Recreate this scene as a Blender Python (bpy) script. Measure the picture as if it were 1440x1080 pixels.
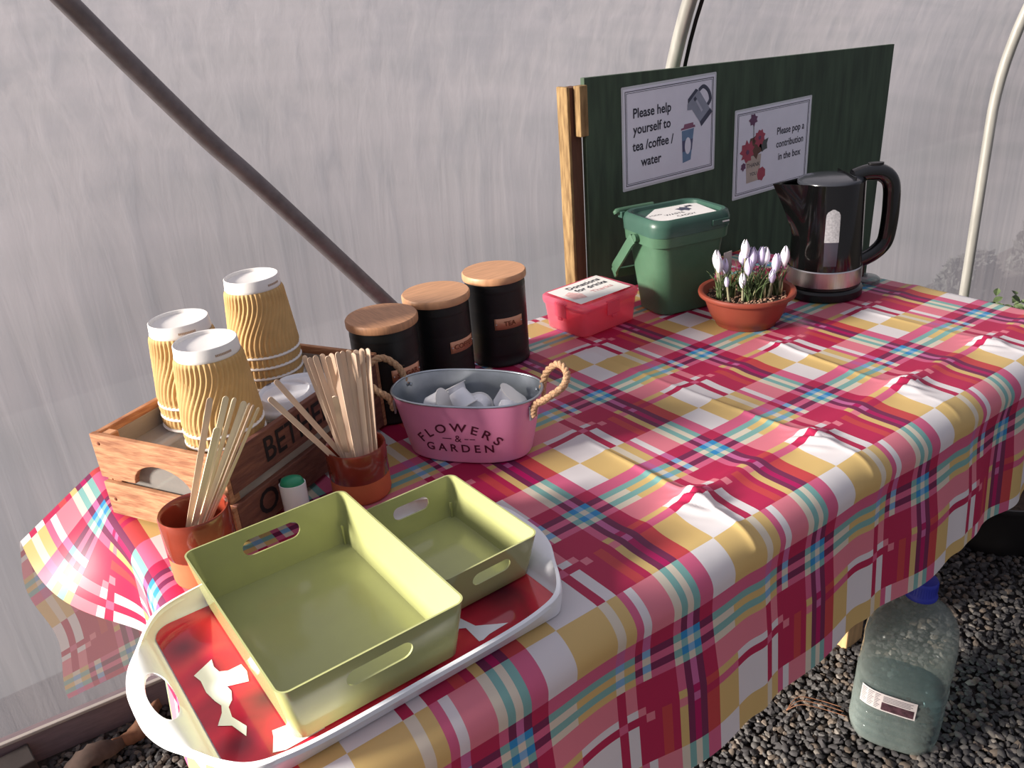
import bpy, bmesh, math, random
from mathutils import Vector, Matrix, noise
random.seed(7)
sc = bpy.context.scene
for o in list(bpy.data.objects): bpy.data.objects.remove(o)
COL = sc.collection
R = math.radians
PI = math.pi
TZ = 0.74                      # table top above the gravel

# ------------------------------------------------------------------ camera
F_PX, PITCH, ROLL, YAW = 1204.0, R(24.73), R(-4.61), R(55.17)
CAM = Vector((-0.6121, -0.7351, 0.635))
Fv = Vector((math.cos(PITCH)*math.cos(YAW), math.cos(PITCH)*math.sin(YAW), -math.sin(PITCH)))
Rv = Vector((math.sin(YAW), -math.cos(YAW), 0)); Uv = Rv.cross(Fv)
R2 = math.cos(ROLL)*Rv + math.sin(ROLL)*Uv
U2 = -math.sin(ROLL)*Rv + math.cos(ROLL)*Uv
cam = bpy.data.cameras.new('camera'); camo = bpy.data.objects.new('camera', cam); COL.objects.link(camo)
m = Matrix((R2, U2, -Fv)).transposed().to_4x4(); m.translation = CAM + Vector((0, 0, TZ))
camo.matrix_world = m
cam.sensor_width = 36; cam.lens = F_PX/1440*36; cam.clip_start = 0.02; cam.clip_end = 200
sc.camera = camo
def to_px(p):
    d = Vector(p) - CAM
    z = d.dot(Fv)
    return (720 + F_PX*d.dot(R2)/z, 540 - F_PX*d.dot(U2)/z, z)

# ------------------------------------------------------------------ world, sun, exposure
w = bpy.data.worlds.new('sky'); sc.world = w; w.use_nodes = True
nt = w.node_tree; nt.nodes.clear()
out = nt.nodes.new('ShaderNodeOutputWorld'); bg = nt.nodes.new('ShaderNodeBackground')
tc = nt.nodes.new('ShaderNodeTexCoord'); sx = nt.nodes.new('ShaderNodeSeparateXYZ')
cr = nt.nodes.new('ShaderNodeValToRGB')
nt.links.new(tc.outputs['Generated'], sx.inputs[0]); nt.links.new(sx.outputs['Z'], cr.inputs[0])
cr.color_ramp.elements[0].position = 0.0; cr.color_ramp.elements[0].color = (0.40, 0.39, 0.43, 1)
cr.color_ramp.elements[1].position = 1.0; cr.color_ramp.elements[1].color = (0.80, 0.82, 0.98, 1)
nt.links.new(cr.outputs[0], bg.inputs[0]); bg.inputs[1].default_value = 0.55
nt.links.new(bg.outputs[0], out.inputs[0])
sun = bpy.data.lights.new('sun', 'SUN'); suno = bpy.data.objects.new('sun', sun); COL.objects.link(suno)
SUN_DIR = Vector((-0.87, 0.28, 0.31)).normalized()          # towards the sun
suno.rotation_euler = SUN_DIR.to_track_quat('Z', 'Y').to_euler()
suno.location = (-4, 3, 5)
sun.energy = 20.0; sun.angle = R(12); sun.color = (1.0, 0.93, 0.82)
sc.view_settings.view_transform = 'Standard'; sc.view_settings.look = 'None'
sc.view_settings.gamma = 1; sc.view_settings.use_curve_mapping = False
sc.view_settings.exposure = 0.12

# ------------------------------------------------------------------ helpers
def lin(c):
    return tuple((v/12.92 if v <= 0.04045 else ((v+0.055)/1.055)**2.4) for v in c)
def rgb(r, g, b): return lin((r/255, g/255, b/255)) + (1,)
MATS = {}
def newmat(name):
    mt = bpy.data.materials.new(name); mt.use_nodes = True
    n = mt.node_tree.nodes; p = n.get('Principled BSDF')
    MATS[name] = mt
    return mt, mt.node_tree, p
def mat(name, col, rough=0.5, metal=0.0, var=0.08, scale=30.0, bump=0.0, bscale=80.0, stretch=(1, 1, 1), coat=0.0, trans=0.0, ior=1.45, alpha=1.0, sub=0.0, rvar=0.0, col2=None, detail=3.0):
    mt, t, p = newmat(name)
    c = rgb(*col)
    tc = t.nodes.new('ShaderNodeTexCoord'); mp = t.nodes.new('ShaderNodeMapping'); mp.inputs['Scale'].default_value = stretch
    nz = t.nodes.new('ShaderNodeTexNoise'); nz.inputs['Scale'].default_value = scale; nz.inputs['Detail'].default_value = detail
    t.links.new(tc.outputs['Object'], mp.inputs[0]); t.links.new(mp.outputs[0], nz.inputs['Vector'])
    rp = t.nodes.new('ShaderNodeValToRGB')
    a = rgb(*col2) if col2 else tuple(min(1, v*(1-var)) for v in c[:3]) + (1,)
    b = c if col2 else tuple(min(1, v*(1+var)) for v in c[:3]) + (1,)
    rp.color_ramp.elements[0].position = 0.32; rp.color_ramp.elements[0].color = a
    rp.color_ramp.elements[1].position = 0.68; rp.color_ramp.elements[1].color = b
    t.links.new(nz.outputs['Fac'], rp.inputs[0]); t.links.new(rp.outputs[0], p.inputs['Base Color'])
    p.inputs['Roughness'].default_value = rough; p.inputs['Metallic'].default_value = metal
    p.inputs['IOR'].default_value = ior
    if coat: p.inputs['Coat Weight'].default_value = coat; p.inputs['Coat Roughness'].default_value = 0.08
    if trans: p.inputs['Transmission Weight'].default_value = trans
    if sub: p.inputs['Subsurface Weight'].default_value = sub; p.inputs['Subsurface Radius'].default_value = (0.01, 0.008, 0.006)
    p.inputs['Alpha'].default_value = alpha
    if bump:
        n2 = t.nodes.new('ShaderNodeTexNoise'); n2.inputs['Scale'].default_value = bscale; n2.inputs['Detail'].default_value = 4
        t.links.new(mp.outputs[0], n2.inputs['Vector'])
        bp = t.nodes.new('ShaderNodeBump'); bp.inputs['Strength'].default_value = bump; bp.inputs['Distance'].default_value = 0.002
        t.links.new(n2.outputs['Fac'], bp.inputs['Height']); t.links.new(bp.outputs[0], p.inputs['Normal'])
    return mt

def obj(name, verts, faces, mt=None, parent=None, smooth=False, loc=None, kind=None, label=None, bevel=0, uv=None, flat_angle=None):
    me = bpy.data.meshes.new(name)
    me.from_pydata([tuple(v) for v in verts], [], [tuple(f) for f in faces]); me.update()
    b = bmesh.new(); b.from_mesh(me); bmesh.ops.recalc_face_normals(b, faces=b.faces); b.to_mesh(me); b.free()
    if smooth: me.polygons.foreach_set('use_smooth', [True]*len(me.polygons))
    if smooth and flat_angle:
        me.set_sharp_from_angle(angle=R(flat_angle))
    o = bpy.data.objects.new(name, me); COL.objects.link(o)
    if mt: me.materials.append(mt)
    if parent: o.parent = parent
    if loc is not None: o.location = loc
    if kind: o['kind'] = kind
    if label: o['label'] = label
    if bevel:
        md = o.modifiers.new('bevel', 'BEVEL'); md.width = bevel; md.segments = 2; md.limit_method = 'ANGLE'; md.angle_limit = R(40)
    return o
def tag(o, label, cat, group=None):
    o['label'] = label; o['category'] = cat
    if group: o['group'] = group
    return o
def thing(name, label, cat, x=0, y=0, z=0, rz=0, group=None, rot=None):
    o = bpy.data.objects.new(name, None); COL.objects.link(o); o.empty_display_size = 0.02
    o.location = (x, y, z + TZ); o.rotation_euler = rot if rot else (0, 0, rz)
    return tag(o, label, cat, group)
def copy_tree(o, parent=None):
    c = o.copy(); COL.objects.link(c)
    if parent is not None: c.parent = parent
    for ch in list(o.children): copy_tree(ch, c)
    return c
class MB:
    def __init__(s): s.v = []; s.f = []
    def add(s, v, f):
        k = len(s.v); s.v += [Vector(p) for p in v]; s.f += [tuple(i+k for i in q) for q in f]; return s
    def box(s, x0, x1, y0, y1, z0, z1):
        return s.add([(x, y, z) for x in (x0, x1) for y in (y0, y1) for z in (z0, z1)],
                     [(0, 1, 3, 2), (4, 6, 7, 5), (0, 4, 5, 1), (2, 3, 7, 6), (0, 2, 6, 4), (1, 5, 7, 3)])
    def loft(s, rings, cap0=True, cap1=True, closed=True):
        n = len(rings[0]); k = len(s.v)
        for r in rings: s.v += [Vector(p) for p in r]
        for i in range(len(rings)-1):
            for j in range(n if closed else n-1):
                a = k+i*n+j; b = k+i*n+(j+1) % n
                s.f.append((a, b, b+n, a+n))
        if cap0: s.f.append(tuple(k+j for j in range(n))[::-1])
        if cap1: s.f.append(tuple(k+(len(rings)-1)*n+j for j in range(n)))
        return s
    def lathe(s, prof, n=48, cap0=False, cap1=False):
        return s.loft([[(r*math.cos(2*PI*j/n), r*math.sin(2*PI*j/n), z) for j in range(n)] for r, z in prof], cap0, cap1)
    def tube(s, pts, r, n=10, caps=True, rfun=None):
        pts = [Vector(p) for p in pts]; rings = []
        up = None
        for i, p in enumerate(pts):
            t = (pts[min(i+1, len(pts)-1)] - pts[max(i-1, 0)]).normalized()
            if up is None:
                up = t.orthogonal().normalized()
            up = (up - t*up.dot(t)).normalized(); sd = t.cross(up)
            rr = rfun(i/(len(pts)-1)) if rfun else r
            rings.append([p + rr*(math.cos(a)*up + math.sin(a)*sd) for a in [2*PI*j/n for j in range(n)]])
        return s.loft(rings, caps, caps)
    def prism(s, poly, z0, z1, mapf=lambda x, y, z: (x, y, z)):
        n = len(poly)
        return s.loft([[mapf(x, y, z) for x, y in poly] for z in (z0, z1)])
    def xf(s, M):
        s.v = [M @ p for p in s.v]; return s
    def build(s, name, mt, parent=None, **k): return obj(name, s.v, s.f, mt, parent, **k)
def rrect(a, b, r, n=6, cx=0, cy=0):
    """rounded rectangle outline, half sizes a b"""
    pts = []
    for qx, qy, a0 in ((1, 1, 0), (-1, 1, 90), (-1, -1, 180), (1, -1, 270)):
        for i in range(n+1):
            t = R(a0 + 90*i/n); pts.append((cx+qx*(a-r)+r*math.cos(t), cy+qy*(b-r)+r*math.sin(t)))
    return pts
def stadium(a, b, n=10):
    return rrect(a, b, b*0.999, n)
def catmull(P, n=8, closed=False):
    P = [Vector(p) for p in P]; outp = []
    N = len(P)
    for i in range(N if closed else N-1):
        p0 = P[(i-1) % N] if (closed or i > 0) else P[0]; p1 = P[i]; p2 = P[(i+1) % N]; p3 = P[(i+2) % N] if (closed or i < N-2) else P[-1]
        for k in range(n):
            t = k/n
            outp.append(0.5*((2*p1)+(-p0+p2)*t+(2*p0-5*p1+4*p2-p3)*t*t+(-p0+3*p1-3*p2+p3)*t**3))
    if not closed: outp.append(P[-1])
    return outp
TXT = {}
def text_geo(s, size, bold=0.0, align='CENTER', shear=0.0, res=3):
    cu = bpy.data.curves.new('t', 'FONT'); cu.body = s; cu.size = size; cu.align_x = align; cu.align_y = 'CENTER'
    cu.offset = bold; cu.shear = shear; cu.resolution_u = res; cu.fill_mode = 'FRONT'
    o = bpy.data.objects.new('t', cu); COL.objects.link(o)
    dg = bpy.context.evaluated_depsgraph_get(); dg.update()
    me = bpy.data.meshes.new_from_object(o.evaluated_get(dg))
    v = [tuple(p.co) for p in me.vertices]; f = [tuple(p.vertices) for p in me.polygons]
    bpy.data.objects.remove(o); bpy.data.curves.remove(cu); bpy.data.meshes.remove(me)
    return v, f
def text_obj(s, size, mapf, mt, parent, name='lettering', **k):
    v, f = text_geo(s, size, **k)
    return obj(name, [mapf(x, y) for x, y, z in v], f, mt, parent)

# ------------------------------------------------------------------ materials
white_paper = mat('white_paper', (238, 234, 230), 0.5, var=0.02)
white_plastic = mat('white_plastic', (236, 236, 240), 0.28, var=0.02, coat=0.3)
kraft = mat('kraft_paper', (206, 168, 112), 0.75, var=0.06, scale=60)
black_metal = mat('black_enamel', (22, 24, 25), 0.42, var=0.15)
bamboo = mat('bamboo', (198, 148, 110), 0.45, var=0.13, scale=22, stretch=(1, 9, 1))
bamboo_b = mat('bamboo_fine', (186, 136, 100), 0.5, var=0.16, scale=30, stretch=(12, 1, 1))
copper = mat('copper_plate', (214, 152, 120), 0.35, metal=0.35, var=0.08)
copper_dark = mat('engraving', (120, 60, 35), 0.6)
steel = mat('brushed_steel', (190, 186, 186), 0.28, metal=1.0, var=0.08, scale=60, stretch=(12, 12, 0.4))
galv = mat('galvanised', (176, 184, 192), 0.33, metal=0.85, var=0.16, scale=26)
pink_paint = mat('pink_paint', (232, 146, 184), 0.42, var=0.03)
rope = mat('jute_rope', (190, 152, 118), 0.9, var=0.22, scale=260, bump=0.8, bscale=500)
red_print = mat('stencil_print', (88, 18, 46), 0.6)
pink_plastic = None
green_tray = mat('olive_green_plastic', (164, 167, 114), 0.15, var=0.02, coat=0.35)
bin_green = mat('caddy_green_plastic', (74, 108, 84), 0.42, var=0.06, bump=0.15, bscale=600)
bin_lid = mat('caddy_lid_plastic', (58, 90, 78), 0.36, var=0.06)
gloss_black = mat('gloss_black_plastic', (10, 10, 11), 0.1, coat=0.5, var=0.1)
satin_black = mat('satin_black_plastic', (20, 20, 21), 0.32, var=0.1)
lid_grey = mat('kettle_lid_plastic', (52, 54, 60), 0.22, var=0.05, coat=0.3)
terracotta = mat('raw_terracotta', (200, 104, 68), 0.85, var=0.08)
glazed = mat('glazed_terracotta', (132, 54, 38), 0.16, var=0.12, coat=0.4)
terra_plastic = mat('terracotta_plastic', (134, 62, 46), 0.5, var=0.05)
soil = mat('potting_soil', (62, 46, 38), 0.95, var=0.4, scale=120, bump=1, bscale=200)
grit = mat('potting_grit', (150, 118, 98), 0.9, var=0.4, scale=60)
leaf_green = mat('crocus_leaf', (82, 98, 62), 0.5, var=0.25, scale=40)
stem_m = mat('crocus_tube', (150, 146, 118), 0.6, var=0.15)
sheath = mat('crocus_sheath', (206, 200, 150), 0.6, var=0.12)
petal = mat('crocus_petal', (206, 196, 226), 0.5, var=0.12, scale=40, sub=0.2)
petal_w = mat('crocus_petal_white', (232, 228, 238), 0.5, var=0.06, scale=40, sub=0.2)
birch = mat('birch_stick', (216, 188, 164), 0.65, var=0.1, scale=20, stretch=(8, 8, 1))
birch_l = mat('pale_birch_stick', (238, 218, 184), 0.6, var=0.08, scale=20, stretch=(8, 8, 1))
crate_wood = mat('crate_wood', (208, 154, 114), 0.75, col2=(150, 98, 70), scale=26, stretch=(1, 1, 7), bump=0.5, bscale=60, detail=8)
crate_shaded = mat('crate_wood_shaded', (128, 82, 66), 0.7, col2=(98, 58, 50), scale=30, stretch=(1, 1, 6), bump=0.5, bscale=60, detail=8)  # darker wood for the front slats, shade on that side put into the colour
black_ink = mat('black_ink', (30, 22, 24), 0.7, var=0.3, scale=120)
ink = mat('printed_ink', (52, 52, 66), 0.5)
sheet = mat('laminated_sheet', (238, 238, 250), 0.3, var=0.02, coat=0.3)
lam = mat('laminate_margin', (212, 216, 220), 0.2, var=0.03)
board_m = mat('green_stained_plywood', (70, 90, 70), 0.62, col2=(50, 65, 52), scale=9, stretch=(5, 1, 0.7), detail=6)
batten_m = mat('weathered_batten', (164, 134, 90), 0.8, col2=(112, 86, 54), scale=20, stretch=(6, 6, 1), bump=0.4)
pine = mat('pine_timber', (196, 158, 112), 0.75, var=0.16, scale=16, stretch=(6, 6, 1))
tin = mat('galvanised_tube', (190, 188, 180), 0.32, metal=0.5, var=0.14, scale=40, stretch=(1, 1, 0.2))
tin_dark = mat('weathered_tube', (116, 110, 112), 0.5, metal=0.35, var=0.16, scale=50)
stone_m = [mat('gravel_%s' % c, v, 0.8, var=0.25, scale=90) for c, v in (('slate', (68, 66, 66)), ('dark', (49, 47, 49)), ('warm', (90, 80, 72)), ('pale', (108, 102, 97)))]
ground_m = mat('grit_bed', (52, 48, 46), 0.95, var=0.4, scale=180, bump=1, bscale=260)
blue_cap = mat('blue_cap_plastic', (44, 56, 168), 0.35, var=0.05)
dark_tub = mat('black_tub_plastic', (30, 28, 29), 0.5, var=0.1)
rail_m = mat('rail_timber', (128, 112, 116), 0.8, var=0.1, scale=20, stretch=(1, 8, 8))
dark_timber = mat('dark_timber', (56, 48, 46), 0.85, var=0.2)
dead_leaf = mat('dead_leaf', (116, 78, 56), 0.8, var=0.25, scale=60)
shrub_m = mat('shrub_leaf', (40, 42, 40), 0.7, var=0.3, scale=20)
grass_out = mat('outside_grass', (98, 96, 98), 0.9, col2=(80, 82, 82), scale=1.2, detail=2)

# translucent coloured plastics
def plastic_clear(name, col, mixt=0.5, rough=0.15, diff=0.5):
    mt, t, p = newmat(name); n = t.nodes; L = t.links
    outn = [x for x in n if x.type == 'OUTPUT_MATERIAL'][0]
    c = rgb(*col)
    nz = n.new('ShaderNodeTexNoise'); nz.inputs['Scale'].default_value = 30
    rp = n.new('ShaderNodeValToRGB'); rp.color_ramp.elements[0].color = tuple(v*0.9 for v in c[:3])+(1,); rp.color_ramp.elements[1].color = c
    L.new(nz.outputs['Fac'], rp.inputs[0])
    tr = n.new('ShaderNodeBsdfTransparent'); tr.inputs[0].default_value = tuple(0.45+0.55*v for v in c[:3])+(1,)
    tl = n.new('ShaderNodeBsdfTranslucent'); L.new(rp.outputs[0], tl.inputs[0])
    L.new(rp.outputs[0], p.inputs['Base Color']); p.inputs['Roughness'].default_value = rough
    m1 = n.new('ShaderNodeMixShader'); m1.inputs[0].default_value = diff
    L.new(tl.outputs[0], m1.inputs[1]); L.new(p.outputs[0], m1.inputs[2])
    m2 = n.new('ShaderNodeMixShader'); m2.inputs[0].default_value = 1-mixt
    L.new(tr.outputs[0], m2.inputs[1]); L.new(m1.outputs[0], m2.inputs[2])
    L.new(m2.outputs[0], outn.inputs[0])
    return mt
pink_plastic = plastic_clear('pink_clear_plastic', (255, 165, 184), 0.62, 0.12, 0.45)
pink_lid = plastic_clear('pink_lid_plastic', (252, 140, 166), 0.45, 0.15, 0.55)
liner_m = plastic_clear('clear_liner_plastic', (214, 210, 204), 0.45, 0.1, 0.7)
window_m = mat('kettle_window', (150, 150, 154), 0.25, var=0.2, scale=260, coat=0.4)
window_w = mat('kettle_window_water', (58, 56, 66), 0.15, var=0.1, coat=0.4)

def jug_material():
    mt, t, p = newmat('clear_bottle_plastic'); n = t.nodes; L = t.links
    outn = [x for x in n if x.type == 'OUTPUT_MATERIAL'][0]
    tr = n.new('ShaderNodeBsdfTransparent'); tr.inputs[0].default_value = (0.86, 0.89, 0.89, 1)
    nz = n.new('ShaderNodeTexNoise'); nz.inputs['Scale'].default_value = 14
    rp = n.new('ShaderNodeValToRGB'); rp.color_ramp.elements[0].color = rgb(120, 130, 126); rp.color_ramp.elements[1].color = rgb(150, 160, 156)
    L.new(nz.outputs['Fac'], rp.inputs[0]); L.new(rp.outputs[0], p.inputs['Base Color'])
    p.inputs['Roughness'].default_value = 0.08
    fr = n.new('ShaderNodeLayerWeight'); fr.inputs[0].default_value = 0.35
    ma = n.new('ShaderNodeMath'); ma.operation = 'MULTIPLY_ADD'; ma.inputs[1].default_value = 0.55; ma.inputs[2].default_value = 0.20
    L.new(fr.outputs['Facing'], ma.inputs[0])
    m2 = n.new('ShaderNodeMixShader'); L.new(ma.outputs[0], m2.inputs[0])
    L.new(tr.outputs[0], m2.inputs[1]); L.new(p.outputs[0], m2.inputs[2]); L.new(m2.outputs[0], outn.inputs[0])
    return mt
jug_m = jug_material()

# polythene film: translucent, partly clear, streaked by condensation
def film_material():
    mt, t, p = newmat('polythene_film'); n = t.nodes; L = t.links
    outn = [x for x in n if x.type == 'OUTPUT_MATERIAL'][0]
    tc = n.new('ShaderNodeTexCoord')
    mp = n.new('ShaderNodeMapping'); mp.inputs['Scale'].default_value = (30, 30, 1.6)
    L.new(tc.outputs['Object'], mp.inputs[0])
    st = n.new('ShaderNodeTexNoise'); st.inputs['Scale'].default_value = 1.0; st.inputs['Detail'].default_value = 5; st.inputs['Distortion'].default_value = 0.4
    L.new(mp.outputs[0], st.inputs['Vector'])
    big = n.new('ShaderNodeTexNoise'); big.inputs['Scale'].default_value = 2.2; big.inputs['Detail'].default_value = 2
    L.new(tc.outputs['Object'], big.inputs['Vector'])
    mu = n.new('ShaderNodeMath'); mu.operation = 'MULTIPLY'; L.new(st.outputs['Fac'], mu.inputs[0]); L.new(big.outputs['Fac'], mu.inputs[1])
    rp = n.new('ShaderNodeValToRGB')
    rp.color_ramp.elements[0].position = 0.12; rp.color_ramp.elements[0].color = (0.25, 0.245, 0.285, 1)
    rp.color_ramp.elements[1].position = 0.30; rp.color_ramp.elements[1].color = (0.325, 0.308, 0.345, 1)
    L.new(mu.outputs[0], rp.inputs[0])
    # droplets
    dr = n.new('ShaderNodeTexVoronoi'); dr.inputs['Scale'].default_value = 70
    mp2 = n.new('ShaderNodeMapping'); mp2.inputs['Scale'].default_value = (1, 1, 0.35); L.new(tc.outputs['Object'], mp2.inputs[0]); L.new(mp2.outputs[0], dr.inputs['Vector'])
    dd = n.new('ShaderNodeMath'); dd.operation = 'LESS_THAN'; dd.inputs[1].default_value = 0.14; L.new(dr.outputs['Distance'], dd.inputs[0])
    bp = n.new('ShaderNodeBump'); bp.inputs['Strength'].default_value = 0.25; bp.inputs['Distance'].default_value = 0.004
    ad = n.new('ShaderNodeMath'); ad.operation = 'ADD'; L.new(st.outputs['Fac'], ad.inputs[0])
    d3 = n.new('ShaderNodeMath'); d3.operation = 'MULTIPLY'; d3.inputs[1].default_value = 0.15; L.new(dd.outputs[0], d3.inputs[0]); L.new(d3.outputs[0], ad.inputs[1])
    L.new(ad.outputs[0], bp.inputs['Height'])
    tr = n.new('ShaderNodeBsdfTransparent'); tr.inputs[0].default_value = (0.94, 0.93, 0.95, 1)
    tl = n.new('ShaderNodeBsdfTranslucent'); L.new(rp.outputs[0], tl.inputs[0])
    L.new(rp.outputs[0], p.inputs['Base Color']); p.inputs['Roughness'].default_value = 0.25
    L.new(bp.outputs[0], p.inputs['Normal']); L.new(bp.outputs[0], tl.inputs['Normal'])
    m1 = n.new('ShaderNodeMixShader'); m1.inputs[0].default_value = 0.26
    L.new(tl.outputs[0], m1.inputs[1]); L.new(p.outputs[0], m1.inputs[2])
    m2 = n.new('ShaderNodeMixShader'); m2.inputs[0].default_value = 0.58
    L.new(tr.outputs[0], m2.inputs[1]); L.new(m1.outputs[0], m2.inputs[2])
    L.new(m2.outputs[0], outn.inputs[0])
    return mt
film_m = film_material()

# madras check: rows of constant colour ramps, chosen by the weft coordinate
CC = dict(T=(134, 188, 184), C=(230, 222, 204), K=(234, 136, 154), P=(222, 106, 146), W=(236, 234, 238), Y=(225, 195, 128),
          R=(192, 40, 88), U=(124, 44, 88), L=(208, 112, 168), M=(184, 20, 100), B=(54, 150, 212), b=(134, 186, 228), O=(206, 74, 78), t=(140, 192, 194))
UB = [0, .045, .085, .125, .165, .255, .42, .66, .71, .77, .815, .86, .90, .955]
VB = [0, .042, .085, .128, .172, .26, .51, .76, .81, .855]
ROWS = ['CTCTPCYCYPCPPP', 'TBbBUTTbTUbUUU', 'CtCtPCYCYPCPPP', 'TBbBUTTbTUbUUU', 'PULURPPLPRLRRR',
        'CTCTPWYCYPWKKK', 'YUMUOYWRWRRROR', 'KULURPRPRRKROR', 'YUMUOYWRWKRRRR', 'PULURKKRKRRRRR']
def check_material(name, fade=0.0):
    mt, t, p = newmat(name); n = t.nodes; L = t.links
    uv = n.new('ShaderNodeUVMap'); uv.uv_map = 'cloth'
    sp = n.new('ShaderNodeSeparateXYZ'); L.new(uv.outputs[0], sp.inputs[0])
    def frac(sock, off):
        a = n.new('ShaderNodeMath'); a.operation = 'ADD'; a.inputs[1].default_value = off+20; L.new(sock, a.inputs[0])
        f = n.new('ShaderNodeMath'); f.operation = 'FRACT'; L.new(a.outputs[0], f.inputs[0]); return f.outputs[0]
    fu = frac(sp.outputs['X'], .105); fv = frac(sp.outputs['Y'], .100)
    cur = None
    for k, row in enumerate(ROWS):
        rp = n.new('ShaderNodeValToRGB'); r = rp.color_ramp; r.interpolation = 'CONSTANT'
        r.elements[0].position = 0; r.elements[0].color = rgb(*CC[row[0]])
        last = row[0]; r.elements[1].position = 0.9999; r.elements[1].color = rgb(*CC[row[-1]])
        for i in range(1, 14):
            if row[i] != last:
                e = r.elements.new(UB[i]); e.color = rgb(*CC[row[i]]); last = row[i]
        L.new(fu, rp.inputs[0])
        if cur is None: cur = rp.outputs[0]; continue
        g = n.new('ShaderNodeMath'); g.operation = 'GREATER_THAN'; g.inputs[1].default_value = VB[k]; L.new(fv, g.inputs[0])
        mx = n.new('ShaderNodeMix'); mx.data_type = 'RGBA'; L.new(g.outputs[0], mx.inputs[0]); L.new(cur, mx.inputs[6]); L.new(rp.outputs[0], mx.inputs[7])
        cur = mx.outputs[2]
    if fade:
        mx = n.new('ShaderNodeMix'); mx.data_type = 'RGBA'; geo = n.new('ShaderNodeNewGeometry'); fm = n.new('ShaderNodeMath'); fm.operation = 'MULTIPLY'; fm.inputs[1].default_value = fade; L.new(geo.outputs['Backfacing'], fm.inputs[0]); L.new(fm.outputs[0], mx.inputs[0]); L.new(cur, mx.inputs[6]); mx.inputs[7].default_value = rgb(200, 190, 190); cur = mx.outputs[2]
    L.new(cur, p.inputs['Base Color'])
    p.inputs['Roughness'].default_value = 0.45; p.inputs['Specular IOR Level'].default_value = 0.5
    nz = n.new('ShaderNodeTexNoise'); nz.inputs['Scale'].default_value = 12
    tc2 = n.new('ShaderNodeTexCoord'); L.new(tc2.outputs['Object'], nz.inputs['Vector'])
    bp = n.new('ShaderNodeBump'); bp.inputs['Strength'].default_value = 0.25; bp.inputs['Distance'].default_value = 0.004
    L.new(nz.outputs['Fac'], bp.inputs['Height']); L.new(bp.outputs[0], p.inputs['Normal'])
    outn = [x for x in n if x.type == 'OUTPUT_MATERIAL'][0]
    tl = n.new('ShaderNodeBsdfTranslucent'); L.new(cur, tl.inputs[0]); m1 = n.new('ShaderNodeMixShader'); m1.inputs[0].default_value = 0.35
    L.new(p.outputs[0], m1.inputs[1]); L.new(tl.outputs[0], m1.inputs[2]); L.new(m1.outputs[0], outn.inputs[0])
    return mt, p, bp
cloth_m, _, _ = check_material('check_oilcloth', 0.5)

# ================================================================== SETTING
WS = -0.09                                            # wall slope against the table axis
wd = Vector((math.cos(math.atan(WS)), math.sin(math.atan(WS)), 0)); wn = Vector((-wd.y, wd.x, 0))   # wn: outwards
WB = Vector((-0.65, 0.965, 0))
def inward(z): return 0.5*(z-0.12)**2 if z > 0.12 else 0.0
def wallp(s, z, off=0.0): return WB + wd*s + wn*(off - inward(z)) + Vector((0, 0, z))
# film wall (follows the hoops, bellies slightly between them)
ns, nz_ = 90, 60
vs = []; fs = []
for i in range(ns+1):
    s = -2.2 + 8.2*i/ns
    for j in range(nz_+1):
        z = -0.735 + 2.0*j/nz_
        bow = 0.008*math.sin(s*5.1)*math.sin(z*3+1)
        p = wallp(s, z, 0.012+bow); vs.append((p.x, p.y, p.z+TZ))
for i in range(ns):
    for j in range(nz_):
        a = i*(nz_+1)+j; fs.append((a, a+nz_+1, a+nz_+2, a+1))
o = obj('wall_back', vs, fs, film_m, smooth=True, kind='structure')
o['label'] = 'misty polythene tunnel wall streaked with condensation'
# rail at the foot of the film
def wbox(name, s0, s1, o0, o1, z0, z1, mt, label):
    mb = MB(); pts = []
    for s in (s0, s1):
        for oo in (o0, o1):
            for z in (z0, z1):
                p = WB + wd*s + wn*oo; pts.append((p.x, p.y, z+TZ))
    mb.add(pts, [(0, 1, 3, 2), (4, 6, 7, 5), (0, 4, 5, 1), (2, 3, 7, 6), (0, 2, 6, 4), (1, 5, 7, 3)])
    o = mb.build(name, mt, kind='structure', bevel=0.002); o['label'] = label; return o
wbox('baseboard_back', -2.2, 6.0, -0.030, 0.0, -0.745, -0.672, rail_m, 'greyish timber rail along the foot of the polythene')
wbox('trim_1', -2.2, 6.0, -0.034, -0.024, -0.672, -0.664, mat('rail_batten', (176, 168, 160), 0.6, var=0.06), 'pale batten clamping the polythene to its rail')
# hoops
for k, s in enumerate((1.61, 3.02)):
    pts = [wallp(s, z, -0.021) + Vector((0, 0, TZ)) for z in [-0.74 + 2.0*i/40 for i in range(41)]]
    o = MB().tube(pts, 0.0165, 14).build('tunnel_hoop', tin, smooth=True)
    tag(o, ['galvanised tunnel hoop rising behind the green board', 'galvanised tunnel hoop curving up at the far right of the film'][k], 'hoop')
    if k == 0:
        pts = [wallp(s, z, -0.030) + wd*(0.034+0.006*math.sin(z*9)) + Vector((0, 0, TZ)) for z in [-0.3 + 1.4*i/30 for i in range(31)]]
        o = MB().tube(pts, 0.005, 6).build('cable', satin_black, smooth=True)
        tag(o, 'thin dark cable running beside the hoop above the green board', 'cable')
# diagonal brace tube
A0 = Vector((-0.345, 0.62, 0.72)); 
brp = [Vector((-0.47, 0.64, 0.86)), Vector((-0.314, 0.755, 0.667)), Vector((-0.150, 0.80, 0.453)), Vector((-0.058, 0.805, 0.339)), Vector((0.156, 0.815, 0.064)), Vector((0.40, 0.83, -0.25)), Vector((0.76, 0.80, -0.738))]
o = MB().tube([p+Vector((0, 0, TZ)) for p in catmull(brp, 8)], 0.0165, 14).build('brace_tube', tin_dark, smooth=True)
tag(o, 'dark grey steel brace tube slanting down behind the coffee canisters', 'tube')

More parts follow.
